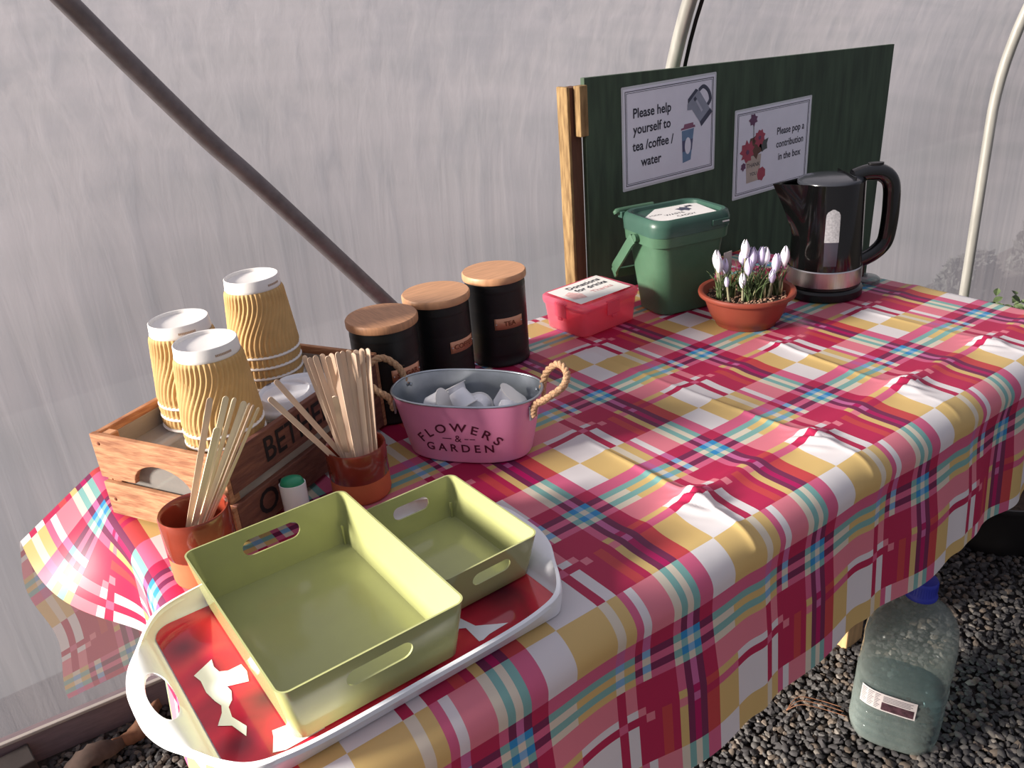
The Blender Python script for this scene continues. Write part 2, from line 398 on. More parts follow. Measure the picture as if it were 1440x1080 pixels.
# outside
o = obj('ground_outside', [(-30, -2, -0.03), (60, -2, -0.03), (60, 3, -0.03), (-30, 3, -0.03), (-60, 60, 9), (90, 60, 9)], [(0, 1, 2, 3), (3, 2, 5, 4)], grass_out, kind='structure')
# floor bed under the gravel
o = obj('floor', [(-3, -3, -0.004), (6, -3, -0.004), (6, 1.2, -0.004), (-3, 1.2, -0.004)], [(0, 1, 2, 3)], ground_m, kind='structure')
floor = o; o['label'] = 'dark grey gravel floor'

# ------------------------------------------------------------------ gravel
def ico():
    t = (1+5**.5)/2
    v = [(-1, t, 0), (1, t, 0), (-1, -t, 0), (1, -t, 0), (0, -1, t), (0, 1, t), (0, -1, -t), (0, 1, -t), (t, 0, -1), (t, 0, 1), (-t, 0, -1), (-t, 0, 1)]
    f = [(0, 11, 5), (0, 5, 1), (0, 1, 7), (0, 7, 10), (0, 10, 11), (1, 5, 9), (5, 11, 4), (11, 10, 2), (10, 7, 6), (7, 1, 8), (3, 9, 4), (3, 4, 2), (3, 2, 6), (3, 6, 8), (3, 8, 9), (4, 9, 5), (2, 4, 11), (6, 2, 10), (8, 6, 7), (9, 8, 1)]
    s = 1/math.sqrt(1+t*t)
    return [Vector(p)*s for p in v], f
IV, IF = ico()
rs = random.Random(3)
proto = []
for k in range(12):
    vv = [Vector((p.x*1.15, p.y*0.85, p.z*0.6))*(0.82+0.36*rs.random()) for p in IV]
    proto.append(vv)
cells = []
def stones_in(x0, x1, y0, y1, d):
    nx = int((x1-x0)/d); ny = int((y1-y0)/d)
    for i in range(nx):
        for j in range(ny):
            x = x0+(i+rs.random())*d; y = y0+(j+rs.random())*d
            px, py, z = to_px((x, y, -0.74))
            if z < 0.2 or px < -120 or px > 1560 or py > 1200 or py < 250: continue
            cells.append((x, y, px, py, z))
stones_in(0.10, 1.0, -0.62, 0.35, 0.0118)
stones_in(1.0, 2.4, -0.5, 0.75, 0.0135)
stones_in(-0.95, -0.30, 0.42, 0.925, 0.0118)
def vis(c):
    x, y, px, py, z = c
    if not (0 <= px <= 1440 and 0 <= py <= 1080): return False
    if px > 900: return py > 1090 - (px-960)*0.78
    return px < 300 and py > 1000
near = sorted([c for c in cells if vis(c)], key=lambda c: c[4])
import itertools
near = set(near[:300])
smesh = []
for k in range(12):
    me = bpy.data.meshes.new('stone'); me.from_pydata([tuple(p) for p in proto[k]], [], IF); me.update()
    me.polygons.foreach_set('use_smooth', [True]*len(me.polygons)); me.set_sharp_from_angle(angle=R(50))
    me.materials.append(stone_m[[0, 0, 1, 1, 0, 2, 1, 0, 2, 1, 3, 0][k]]); smesh.append(me)
BV = [[] for _ in stone_m]; BF = [[] for _ in stone_m]
for c in cells:
    x, y, px, py, z = c
    sz = 0.0056 + 0.0050*rs.random()**1.3
    e = (rs.uniform(-.5, .5), rs.uniform(-.5, .5), rs.uniform(0, 6.28)); k = rs.randrange(12); h = rs.uniform(0, 0.005)
    if c in near:
        o = bpy.data.objects.new('stone', smesh[k]); COL.objects.link(o); o.parent = floor
        o.location = (x, y, h+0.002); o.rotation_euler = e; o.scale = (sz, sz, sz); continue
    from mathutils import Euler
    M = Euler(e).to_matrix(); mi = [0, 0, 1, 1, 0, 2, 1, 0, 2, 1, 3, 0][k]
    b = len(BV[mi]); BV[mi] += [M @ (p*sz) + Vector((x, y, h+0.002)) for p in proto[k]]
    BF[mi] += [tuple(i+b for i in f) for f in IF]
allv = []; allf = []; mats_idx = []
for mi in range(4):
    b = len(allv); allv += BV[mi]; allf += [tuple(i+b for i in f) for f in BF[mi]]; mats_idx += [mi]*len(BF[mi])
me = bpy.data.meshes.new('gravel'); me.from_pydata([tuple(p) for p in allv], [], allf); me.update()
for q in stone_m: me.materials.append(q)
me.polygons.foreach_set('material_index', mats_idx)
o = bpy.data.objects.new('gravel', me); COL.objects.link(o); o.parent = floor; o['kind'] = 'stuff'

# ================================================================== TABLE AND CLOTH
X0, X1, Y0, Y1 = -0.470, 1.075, -0.140, 0.615
table = thing('table', 'long table hidden under the checked oilcloth', 'table', 0, 0, -0.74)
H = 0.74
MB().box(X0, X1, Y0, Y1, H-0.032, H-0.006).build('tabletop', pine, table, bevel=0.003)
for lx in (-0.30, 0.80):
    for ly in (0.085, 0.50):
        MB().box(lx-0.03, lx+0.03, ly-0.03, ly+0.03, 0.0, H-0.032).build('leg', pine, table, bevel=0.003)
    MB().box(lx-0.02, lx+0.02, 0.115, 0.47, 0.12, 0.17).build('stretcher', pine, table, bevel=0.003)

SP, TP = 0.2527, 0.2512        # pattern repeat
RR = 0.038
def roll(s, r=RR):
    q = r*PI/2
    if s <= 0: return 0.0, 0.0
    if s < q: return r*math.sin(s/r), r*(1-math.cos(s/r))
    return r, r + (s-q)
LF, LB, LL, LR = 0.30, 0.42, 0.165, 0.22
def top_h(a, b):
    h = 0.0009*noise.noise(Vector((a*7, b*7, 3)))
    for c in (0.12, 0.372, 0.62, 0.87):               # packing creases across the table
        d = (a - c - 0.010*math.sin(b*6+c*9))
        h += 0.0050*math.exp(-abs(d)/0.0045) * (0.65+0.35*math.sin(b*11+c*20))
        h += 0.0016*math.exp(-(d/0.03)**2)
    for c in (-0.075, 0.165, 0.41):                   # creases along it
        d = (b - c - 0.006*math.sin(a*5+c*9))
        am = 0.0085 if c < 0 else 0.0028
        h += am*math.exp(-(d/0.018)**2)*(0.6+0.4*math.sin(a*13+c*7))
    for c in (0.12, 0.372, 0.62, 0.87):               # puckers where creases cross
        d2 = ((a-c)**2+(b+0.085)**2)
        h += 0.0075*math.exp(-d2/0.0009) + 0.004*math.exp(-d2/0.0006)*math.sin(a*260+b*190)
    # flat under things
    for (cx, cy, rr) in ((.925, .291, .11), (.681, .295, .08), (.665, .469, .13), (.469, .517, .12), (.235, .512, .08), (.095, .489, .08), (-.03, .455, .08), (-.004, .259, .13), (-.279, .43, .23), (-.33, .01, .27), (-.429, .223, .06), (-.195, .257, .06), (-.293, .258, .04)):
        d = math.hypot(a-cx, b-cy); k = min(1, max(0, (d-rr)/0.05)); h *= k
    return max(h, -0.001)
def cloth_pt(a, b):
    dx = X0-a if a < X0 else (a-X1 if a > X1 else 0); dy = Y0-b if b < Y0 else (b-Y1 if b > Y1 else 0)
    sx_ = -1 if a < X0 else 1; sy_ = -1 if b < Y0 else 1
    ca = min(max(a, X0), X1); cb = min(max(b, Y0), Y1)
    edge = 1.0
    h = top_h(ca, cb) if (dx < 0.05 and dy < 0.05) else 0
    if a < X0 and b > Y0 - 0.0:                       # left overhang: held out like a dog ear at the back
        t = min(1, max(0, (cb-0.33)/(Y1-0.33))); t = t*t*(3-2*t)
        ang = R(86 - 8*min(1, max(0, (0.20-cb)/0.2)))*(1-t) + R(30)*t
        r = 0.03; q = r*ang
        if dx < q: ox = r*math.sin(dx/r); oz = r*(1-math.cos(dx/r))
        else: ox = r*math.sin(ang)+(dx-q)*math.cos(ang); oz = r*(1-math.cos(ang))+(dx-q)*math.sin(ang)
        oy, od = roll(dy, 0.03); od *= (1-oz/0.42)
        wob = 0.008*math.sin(b*23)*(dx/LL)
        return Vector((X0-ox+wob, cb+oy, h-oz-od))
    if dx > 0 and dy > 0:
        rho = math.hypot(dx, dy); ph = math.atan2(dy, dx)
        o_, d_ = roll(rho)
        st = o_ + 0.30*rho*math.sin(2*ph)
        d_ = max(0, d_ - 0.06*rho*math.sin(2*ph))
        return Vector((ca+sx_*st*math.cos(ph), cb+sy_*st*math.sin(ph), h-d_))
    if dy > 0:
        o_, d_ = roll(dy)
        amp = min(1, max(0, (dy-0.02)/0.16))
        if sy_ < 0:
            wv = 0.006*math.sin(a*12.5+0.6) + 0.006*math.sin(a*24.9+1.2)
            fold = 0
            for c, sg in ((0.372, 1), (0.62, 1), (0.87, 1), (0.12, 1)):
                fold += 0.012*math.exp(-((a-c-0.015)/0.022)**2)
            wv += fold*(1-0.5*amp)
            if a > 0.62: wv += 0.009*math.sin((a-0.62)*38)*min(1, (a-0.62)/0.1)*amp
            o_ += wv*amp + 0.02*amp*dy/LF + 0.006*math.exp(-((dy-0.05)/0.03)**2)
        return Vector((a, cb+sy_*o_, h-d_))
    if dx > 0:
        o_, d_ = roll(dx); o_ += 0.008*math.sin(b*20)*min(1, dx/0.1)
        return Vector((ca+o_, b, h-d_))
    return Vector((a, b, h))
na, nb = 560, 380
aL, aR, bF, bB = X0-LL, X1+LR, Y0-LF, Y1+LB
verts = []; uvs = []
def hem(a): return Y0 - LF + max(0, (a-0.15))*0.032
for i in range(na+1):
    a = aL + (aR-aL)*i/na
    bf = hem(a); a_ = a
    for j in range(nb+1):
        b = bf + (bB-bf)*j/nb
        a = X0 + (a_-X0)*(1+1.15*(1-min(1, max(0, (b-Y0)/0.5)))) if a_ < X0 else a_
        p = cloth_pt(a, b); verts.append((p.x, p.y, p.z+TZ)); uvs.append((a/SP, b/TP))
faces = [(i*(nb+1)+j, (i+1)*(nb+1)+j, (i+1)*(nb+1)+j+1, i*(nb+1)+j+1) for i in range(na) for j in range(nb)]
me = bpy.data.meshes.new('tablecloth'); me.from_pydata(verts, [], faces); me.update()
ul = me.uv_layers.new(name='cloth')
ul.data.foreach_set('uv', [c for l in me.loops for c in uvs[l.vertex_index]])
me.polygons.foreach_set('use_smooth', [True]*len(me.polygons))
me.materials.append(cloth_m)
cloth = bpy.data.objects.new('tablecloth', me); COL.objects.link(cloth)
tag(cloth, 'glossy pink, yellow, white and teal checked oilcloth over the table', 'tablecloth')
BASE = 0.0012

# ================================================================== BOARD AND NOTICES
board = thing('notice_board', 'dark green stained plywood board standing behind the kettle and caddy', 'board', 0, 0, 0)
bx = [(0.597, -0.26), (1.698, -0.26), (1.722, 0.421), (0.599, 0.459)]
MB().prism(bx, 0.662, 0.674, lambda x, y, z: (x, z, y)).build('panel', board_m, board, bevel=0.001)
MB().box(0.568, 0.598, 0.674, 0.704, -0.74, 0.443).build('post', mat('brown_post', (98, 66, 50), 0.8, var=0.15, scale=20, stretch=(6, 6, 1)), board, bevel=0.002)  # post is a darker brown than the thin batten along its left edge
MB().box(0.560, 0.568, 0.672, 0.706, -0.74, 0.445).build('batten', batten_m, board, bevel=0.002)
MB().box(0.577, 0.599, 0.652, 0.672, 0.345, 0.446).build('block', batten_m, board, bevel=0.002)
MB().box(1.50, 1.54, 0.675, 0.710, -0.74, 0.38).build('post', batten_m, board, bevel=0.002)
def notice(name, label, x0, x1, z0, z1, y=0.6612):
    t = thing(name, label, 'sign', (x0+x1)/2, y, (z0+z1)/2)
    w2, h2 = (x1-x0)/2, (z1-z0)/2
    def lay(poly, d, mt, nm):
        return MB().prism(poly, -d-0.0003, -d, lambda x, y, z: (x, z, y)).build(nm, mt, t)
    lay(rrect(w2, h2, 0.003, 3), 0.0, lam, 'laminate')
    lay(rrect(w2-0.005, h2-0.005, 0.001, 1), 0.0004, sheet, 'sheet')
    for k, (ins, wd_) in enumerate(((0.010, 0.0014), (0.014, 0.0008))):
        mb = MB()
        for (a0, a1, c0, c1) in ((-w2+ins, w2-ins, h2-ins-wd_, h2-ins), (-w2+ins, w2-ins, -h2+ins, -h2+ins+wd_), (-w2+ins, -w2+ins+wd_, -h2+ins, h2-ins), (w2-ins-wd_, w2-ins, -h2+ins, h2-ins)):
            mb.box(a0, a1, -0.0012, -0.0008, c0, c1)
        mb.build('border_line', ink, t)
    return t, lay
def flat(t, d=0.0011): return lambda x, y: (x, -d, y)
n1, lay = notice('help_yourself_sign', 'laminated notice reading Please help yourself to tea /coffee / water', 0.700, 0.999, 0.207, 0.428)
for s, cx, cz in (('Please help', -0.058, 0.052), ('yourself to', -0.058, 0.018), ('tea /coffee /', -0.055, -0.018), ('water', -0.062, -0.054)):
    text_obj(s, 0.0288, lambda x, y, cx=cx, cz=cz: (x*0.92+cx, -0.0011, y+cz), ink, n1, bold=0.0006)
gk = mat('picture_grey', (150, 156, 172), 0.5); gd = mat('picture_dark', (74, 78, 96), 0.5); gl = mat('picture_light', (186, 190, 206), 0.5)
bl = mat('picture_blue', (112, 140, 172), 0.5); mv = mat('picture_mauve', (146, 96, 122), 0.5); vd = mat('picture_band', (92, 92, 124), 0.5)
def rotp(poly, ang, cx, cy):
    c, s = math.cos(ang), math.sin(ang); return [(x*c-y*s+cx, x*s+y*c+cy) for x, y in poly]
ka = R(38); kc = (0.090, 0.046)
lay(rotp([(-0.026, 0.026), (0.020, 0.026), (0.022, -0.034), (-0.020, -0.034), (-0.022, 0.006), (-0.034, 0.016)], ka, *kc), 0.0009, gk, 'picture_kettle')
lay(rotp([(-0.020, -0.034), (0.023, -0.034), (0.024, -0.046), (-0.022, -0.046)], ka, *kc), 0.0010, gd, 'picture_kettle')
lay(rotp([(-0.024, 0.026), (0.018, 0.026), (0.014, 0.034), (-0.018, 0.034)], ka, *kc), 0.0010, gd, 'picture_kettle')
lay(rotp([(-0.003, 0.012), (0.003, 0.012), (0.003, -0.020), (-0.003, -0.020)], ka, *kc), 0.0012, gl, 'picture_kettle')
lay(rotp([(-0.005, 0.022), (0.003, 0.022), (0.003, 0.014), (-0.005, 0.014)], ka, *kc), 0.0012, gd, 'picture_kettle')
hk = [Vector((x, 0, y)) for x, y in rotp([(0.020, 0.024), (0.036, 0.020), (0.042, 0.0), (0.036, -0.018), (0.022, -0.022)], ka, *kc)]
MB().tube([p + Vector((0, -0.0011, 0)) for p in catmull(hk, 5)], 0.0045, 6).xf(Matrix.Diagonal((1, 0.12, 1, 1)) @ Matrix.Translation((0, -0.008, 0))).build('picture_kettle', gd, n1)
lay([(0.036, -0.006), (0.076, -0.004), (0.066, -0.074), (0.040, -0.078)], 0.0009, bl, 'picture_cup')
lay([(0.0375, -0.028), (0.073, -0.027), (0.0695, -0.052), (0.0385, -0.053)], 0.0010, vd, 'picture_cup')
lay([(0.033, -0.004), (0.080, -0.002), (0.079, 0.003), (0.074, 0.003), (0.073, 0.009), (0.044, 0.008), (0.042, 0.001), (0.034, 0.000)], 0.0010, mv, 'picture_cup')
lay([(0.056+0.010*math.cos(t), -0.041+0.019*math.sin(t)) for t in [2*PI*i/20 for i in range(20)]], 0.0012, sheet, 'picture_cup')
n2, lay = notice('contribution_sign', 'laminated notice reading Please pop a contribution in the box', 1.068, 1.366, 0.116, 0.332)
for s, cz in (('Please pop a', 0.036), ('contribution', 0.004), ('in the box', -0.028)):
    text_obj(s, 0.0250, lambda x, y, cz=cz: (x*0.88+0.068, -0.0011, y+cz), ink, n2, bold=0.0004)
pr = mat('picture_red', (176, 78, 96), 0.5); pp = mat('picture_plum', (112, 74, 104), 0.5); pg = mat('picture_green', (86, 92, 92), 0.5); pc = mat('picture_cream', (196, 180, 168), 0.5); pb = mat('picture_brown', (106, 76, 66), 0.5)
def blob(cx, cy, r, n, j, seed):
    q = random.Random(seed); return [(cx+(r*(1+j*(1 if i % 2 else -1)*q.random()))*math.cos(2*PI*i/n), cy+(r*(1+j*(1 if i % 2 else -1)*q.random()))*math.sin(2*PI*i/n)) for i in range(n)]
lay([(-0.103, -0.010), (-0.045, -0.008), (-0.050, -0.072), (-0.098, -0.074)], 0.0009, pc, 'picture_flowerpot')
lay(blob(-0.070, 0.012, 0.026, 14, 0.3, 4), 0.0010, pb, 'picture_flowerpot')
lay(blob(-0.037, 0.014, 0.016, 10, 0.4, 5), 0.0010, pg, 'picture_flowerpot')
lay(blob(-0.098, 0.004, 0.024, 18, 0.3, 6), 0.0012, pr, 'picture_flowerpot')
lay(blob(-0.054, 0.032, 0.019, 18, 0.3, 7), 0.0013, pr, 'picture_flowerpot')
lay(blob(-0.098, 0.003, 0.006, 10, 0.2, 16), 0.0016, pp, 'picture_flowerpot')
lay(blob(-0.054, 0.032, 0.005, 10, 0.2, 17), 0.0016, pp, 'picture_flowerpot')
lay(blob(-0.042, -0.058, 0.016, 14, 0.2, 8), 0.0012, pr, 'picture_flowerpot')
lay(blob(-0.112, -0.030, 0.009, 12, 0.3, 9), 0.0012, pp, 'picture_flowerpot')
lay(blob(-0.080, 0.078, 0.014, 14, 0.3, 10), 0.0012, pp, 'picture_flowerpot')
lay([(-0.0795, 0.070), (-0.0775, 0.070), (-0.0745, 0.022), (-0.0765, 0.022)], 0.0010, pg, 'picture_flowerpot')
text_obj('THANK', 0.0145, lambda x, y: (x-0.074, -0.0014, y-0.032), ink, n2)
text_obj('YOU', 0.0125, lambda x, y: (x-0.073, -0.0014, y-0.054), ink, n2)

# ================================================================== KETTLE
def kettle():
    K = thing('electric_kettle', 'glossy black electric kettle with a steel band, in front of the green board', 'kettle', .925, .291, BASE, R(-35))
    rb, rt, hh = 0.074, 0.0665, 0.222
    def prof(z): return rb + (rt-rb)*((z-0.02)/(hh-0.02))
    n = 72
    def ringk(z, grow=0.0):
        pts = []
        for j in range(n):
            t = 2*PI*j/n; r = prof(z)+grow
            x, y = r*math.cos(t), r*math.sin(t)
            d = abs((t-PI+PI) % (2*PI)-PI)
            # spout: pull the wall out on the -x side towards the top
            k = max(0, (z-0.115)/(hh-0.115))
            a = abs(t-PI)
            if k > 0 and a < 0.55: x -= 0.052*k**1.2*(1-(a/0.55))**1.1
            pts.append((x, y, z))
        return pts
    zs = [0.058+(hh-0.058)*i/22 for i in range(23)]
    body = MB().loft([ringk(z) for z in zs], False, False)
    inn = [ringk(z, -0.003) for z in zs[::-1]][:8]
    body.loft([ringk(zs[-1]), ringk(zs[-1], -0.004)], False, False); body.loft(inn, False, False)
    body.build('body', gloss_black, K, smooth=True, flat_angle=35)
    MB().lathe([(0.0735, 0.026), (0.0757, 0.028), (0.0752, 0.058), (0.0735, 0.060)], 72).build('steel_band', steel, K, smooth=True, flat_angle=30)
    MB().lathe([(0.0, 0.0), (0.076, 0.0), (0.079, 0.003), (0.079, 0.015), (0.076, 0.019), (0.073, 0.0205), (0.074, 0.022), (0.0735, 0.027), (0.0, 0.027)], 72).build('power_base', satin_black, K, smooth=True, flat_angle=30)
    # lid
    def lr(r, z, sp=1.0): return [(r*math.cos(2*PI*j/n)*sp-0.002, r*math.sin(2*PI*j/n), z) for j in range(n)]
    MB().loft([lr(0.0635, 0.218), lr(0.0635, 0.2225), lr(0.0615, 0.2255), lr(0.050, 0.2285), lr(0.025, 0.2305), lr(0.004, 0.231)], True, True).build('lid', lid_grey, K, smooth=True, flat_angle=50)
    MB().box(0.030, 0.032, -0.048, 0.048, 0.226, 0.2325).build('lid_seam', gloss_black, K)
    # handle: closed loop out of the wall
    path = [(0.044, 0, 0.224), (0.072, 0, 0.230), (0.104, 0, 0.226), (0.123, 0, 0.206), (0.128, 0, 0.165), (0.127, 0, 0.118), (0.121, 0, 0.090), (0.100, 0, 0.070), (0.070, 0, 0.056)]
    pts = catmull([Vector(p) for p in path], 8)
    rings = []
    for i, p in enumerate(pts):
        t = (pts[min(i+1, len(pts)-1)]-pts[max(i-1, 0)]).normalized(); sd = Vector((0, 1, 0)); up = t.cross(sd)
        f = i/(len(pts)-1); a = 0.0140 + 0.0035*math.sin(PI*f); bb = 0.0125+0.004*(1-f)
        rings.append([p + up*(a*math.cos(q)) + sd*(bb*math.sin(q)) for q in [2*PI*j/14 for j in range(14)]])
    MB().loft(rings).build('handle', gloss_black, K, smooth=True, flat_angle=60)
    MB().box(0.066, 0.083, -0.010, 0.010, 0.026, 0.066).build('handle_stem', satin_black, K, bevel=0.003)
    MB().loft([[(0.088+0.016*math.cos(t), 0.009*math.sin(t), z) for t in [2*PI*j/16 for j in range(16)]] for z in (0.238, 0.2475)]).build('switch', satin_black, K, smooth=True, flat_angle=40)
    # level window
    def win(z0, z1, w0, w1, mt, nm, off):
        mb = MB(); rows = []
        for i in range(13):
            z = z0+(z1-z0)*i/12; f = i/12
            ww = w0+(w1-w0)*f
            if z1 > 0.17: ww *= math.sqrt(max(0.02, 1-max(0, (f-0.78)/0.22)**2))
            r = prof(z)+off; c = R(257)
            rows.append([(r*math.cos(c+ww/r*(k/4-1)), r*math.sin(c+ww/r*(k/4-1)), z) for k in range(9)])
        mb.loft(rows, False, False, closed=False).build(nm, mt, K, smooth=True)
    win(0.072, 0.118, 0.0125, 0.0135, window_w, 'water_window', 0.0006)
    win(0.118, 0.180, 0.0140, 0.0135, window_m, 'water_window', 0.0006)
    K.scale = (1.0, 1.0, 1.07)
    return K
kettle()
# clear lid lying behind the kettle
t = thing('clear_lid', 'small clear plastic lid lying behind the kettle handle', 'lid', 1.036, .262, BASE, 0)
MB().lathe([(0.0, 0.012), (0.026, 0.012), (0.030, 0.009), (0.031, 0.0), (0.0295, 0.0), (0.0285, 0.008), (0.0, 0.0105)], 32).build('disc', jug_m, t, smooth=True, flat_angle=40)
MB().lathe([(0.004, 0.012), (0.005, 0.018), (0.0, 0.019)], 12).build('knob', jug_m, t, smooth=True)

# ================================================================== GREEN CADDY
def caddy():
    c = thing('food_waste_caddy', 'dark green lidded kitchen caddy with a printed paper on its lid', 'caddy', .662, .466, BASE, R(-12))
    def rg(z, a, b, r): return [(x, y, z) for x, y in rrect(a, b, r, 7)]
    a1, b1 = 0.0935, 0.0735
    hb = 0.170
    def dim(z, k=1.0): 
        f = z/hb; return (0.066+(0.086-0.066)*f, 0.050+(0.067-0.050)*f)
    rings = [rg(z, *dim(z), 0.03) for z in (0.002, 0.01, 0.05, 0.09, 0.13, 0.150)]
    body = MB().loft([rg(0.0, 0.062, 0.046, 0.028)]+rings, True, False)
    body.loft([rg(0.150, 0.084, 0.065, 0.03), rg(0.150, 0.091, 0.071, 0.034), rg(0.170, 0.0925, 0.0725, 0.034), rg(0.170, 0.084, 0.064, 0.03)], False, True)
    body.build('body', bin_green, c, smooth=True, flat_angle=35)
    lid = MB().loft([rg(0.1705, 0.0935, 0.0735, 0.034), rg(0.190, 0.0945, 0.0745, 0.034), rg(0.2005, 0.092, 0.072, 0.034), rg(0.2045, 0.087, 0.067, 0.031), rg(0.203, 0.081, 0.061, 0.028), rg(0.197, 0.078, 0.058, 0.026)], True, True)
    L_ = lid.build('lid', bin_lid, c, smooth=True, flat_angle=45)
    pts = [(-0.090, 0.083, 0.196), (-0.084, 0.084, 0.199), (-0.02, 0.084, 0.199), (0.0, 0.083, 0.199)]
    MB().tube(catmull([Vector(p) for p in pts], 4), 0.0062, 10).build('hinge_bar', bin_green, c, smooth=True)
    for hx in (-0.08, -0.01): MB().box(hx-0.005, hx+0.005, 0.070, 0.086, 0.186, 0.199).build('hinge_lug', bin_lid, c, bevel=0.001)
    MB().box(0.035, 0.075, -0.0765, -0.073, 0.178, 0.190).build('latch', bin_lid, c, bevel=0.001)
    MB().box(0.058, 0.074, -0.0775, -0.0735, 0.183, 0.1855).build('latch_print', white_paper, c)
    # carrying handle swung down to the back
    mb = MB()
    path = [(-0.099, 0.004, 0.160), (-0.101, 0.014, 0.150), (-0.101, 0.050, 0.110), (-0.100, 0.074, 0.085), (-0.094, 0.086, 0.072), (-0.075, 0.096, 0.062), (0.075, 0.096, 0.062), (0.094, 0.086, 0.072), (0.100, 0.074, 0.085), (0.101, 0.050, 0.110), (0.101, 0.014, 0.150), (0.099, 0.004, 0.160)]
    pts = catmull([Vector(p) for p in path], 5); rings = []
    for i, p in enumerate(pts):
        t = (pts[min(i+1, len(pts)-1)]-pts[max(i-1, 0)]).normalized()
        nrm = Vector((p.x, 0, 0)).normalized() if abs(p.x) > 0.09 else Vector((0, 1, 0.2)).normalized()
        nrm = (nrm - t*nrm.dot(t)).normalized(); sd = t.cross(nrm)
        rings.append([p + nrm*u + sd*v_ for u, v_ in ((0.0025, 0.0105), (-0.0025, 0.0105), (-0.0025, -0.0105), (0.0025, -0.0105))])
    mb.loft(rings).build('handle', bin_green, c, smooth=True, flat_angle=40)
    for sx_ in (-1, 1):
        MB().lathe([(0, -0.006), (0.008, -0.006), (0.008, 0.006), (0, 0.006)], 20).xf(Matrix.Translation((sx_*0.095, 0.0, 0.162)) @ Matrix.Rotation(PI/2, 4, 'Y')).build('handle_pivot', bin_green, c, smooth=True, flat_angle=40)
    lb = MB()
    MB().prism([(-0.074, -0.040), (-0.064, -0.052), (0.066, -0.054), (0.076, 0.036), (0.060, 0.046), (-0.020, 0.048), (-0.076, 0.0)][::1], 0.1975, 0.1980).build('label_sheet', white_paper, c)
    for s, px, py, sz in (('FOOD', -0.046, 0.004, 0.010), ('WASTE', -0.010, -0.010, 0.014), ('CADDY', 0.005, -0.030, 0.013)):
        text_obj(s, sz, lambda x, y, px=px, py=py: (x+px, y+py, 0.1984), ink, c)
    MB().prism(blob(0.028, 0.012, 0.014, 12, 0.35, 30), 0.1981, 0.1984).build('label_picture', gd, c)
    MB().prism([(0.040, 0.022), (0.056, 0.022), (0.056, 0.031), (0.040, 0.031)], 0.1981, 0.1984).build('label_picture', ink, c)
caddy()

# ================================================================== PINK BOX
def pinkbox():
    c = thing('donation_box', 'translucent pink plastic lunch box with a donations note on its lid', 'box', .469, .517, BASE, R(2.4))
    def rg(z, a, b, r=0.016): return [(x, y, z) for x, y in rrect(a, b, r, 6)]
    hb = 0.058
    mb = MB().loft([rg(0.0, 0.070, 0.053), rg(0.003, 0.0735, 0.0565), rg(hb, 0.078, 0.0615), rg(hb, 0.0765, 0.060), rg(0.005, 0.072, 0.055)], True, True)
    mb.build('tub', pink_plastic, c, smooth=True, flat_angle=40)
    MB().loft([rg(hb-0.004, 0.0795, 0.063), rg(hb+0.004, 0.081, 0.0645), rg(hb+0.010, 0.0805, 0.064), rg(hb+0.0125, 0.078, 0.0615), rg(hb+0.0115, 0.071, 0.0545), rg(hb+0.010, 0.068, 0.052)], False, True).build('lid', pink_lid, c, smooth=True, flat_angle=45)
    for k, (x, y, rz_) in enumerate(((-0.0815, 0.0, PI/2), (0.0815, 0.0, -PI/2), (-0.0, -0.065, PI), (0.0, 0.065, 0))):
        q = MB().box(-0.017, 0.017, -0.0005, 0.0025, hb-0.022, hb+0.004).box(-0.017, 0.017, -0.004, 0.002, hb+0.004, hb+0.0065).box(-0.006, 0.006, 0.0, 0.004, hb-0.028, hb-0.022)
        q.xf(Matrix.Translation((x, y, 0)) @ Matrix.Rotation(rz_, 4, 'Z')).build('clip', pink_lid, c, bevel=0.001)
    zt = hb+0.0130
    sheet_v = []; nx, ny = 14, 10
    for i in range(nx+1):
        for j in range(ny+1):
            x = -0.072+0.138*i/nx; y = -0.050+0.104*j/ny
            zz = zt + 0.0006 + 0.0035*max(0, (i/nx-0.55))**1 * abs(j/ny-0.2)
            sheet_v.append((x + 0.004*(j/ny), y, zz))
    sheet_f = [(i*(ny+1)+j, (i+1)*(ny+1)+j, (i+1)*(ny+1)+j+1, i*(ny+1)+j+1) for i in range(nx) for j in range(ny)]
    obj('note', sheet_v, sheet_f, white_paper, c, smooth=True)
    zl = lambda x, y: zt + 0.0012 + 0.0035*max(0, ((x+0.072)/0.138-0.55))*abs((y+0.05)/0.104-0.2)
    text_obj('Donations', 0.021, lambda x, y: (x+0.012, y+0.034, zl(x+0.012, y+0.034)), ink, c, bold=0.0004)
    text_obj('for drinks', 0.021, lambda x, y: (x+0.014, y+0.012, zl(x+0.014, y+0.012)), ink, c, bold=0.0004)
    text_obj('Thanks', 0.019, lambda x, y: (x+0.020, y-0.014, zl(x+0.020, y-0.014)), mat('faded_pink_ink', (214, 150, 152), 0.6), c)
    mb = MB().add([(-0.062, -0.02, zt+0.001), (-0.035, -0.03, zt+0.001), (-0.028, -0.005, zt+0.001), (-0.040, 0.020, zt+0.001), (-0.058, 0.012, zt+0.001)], [(0, 1, 2, 3, 4)])
    mb.build('note_picture', mat('faded_rose_print', (226, 184, 180), 0.6, var=0.15, scale=120), c)
pinkbox()

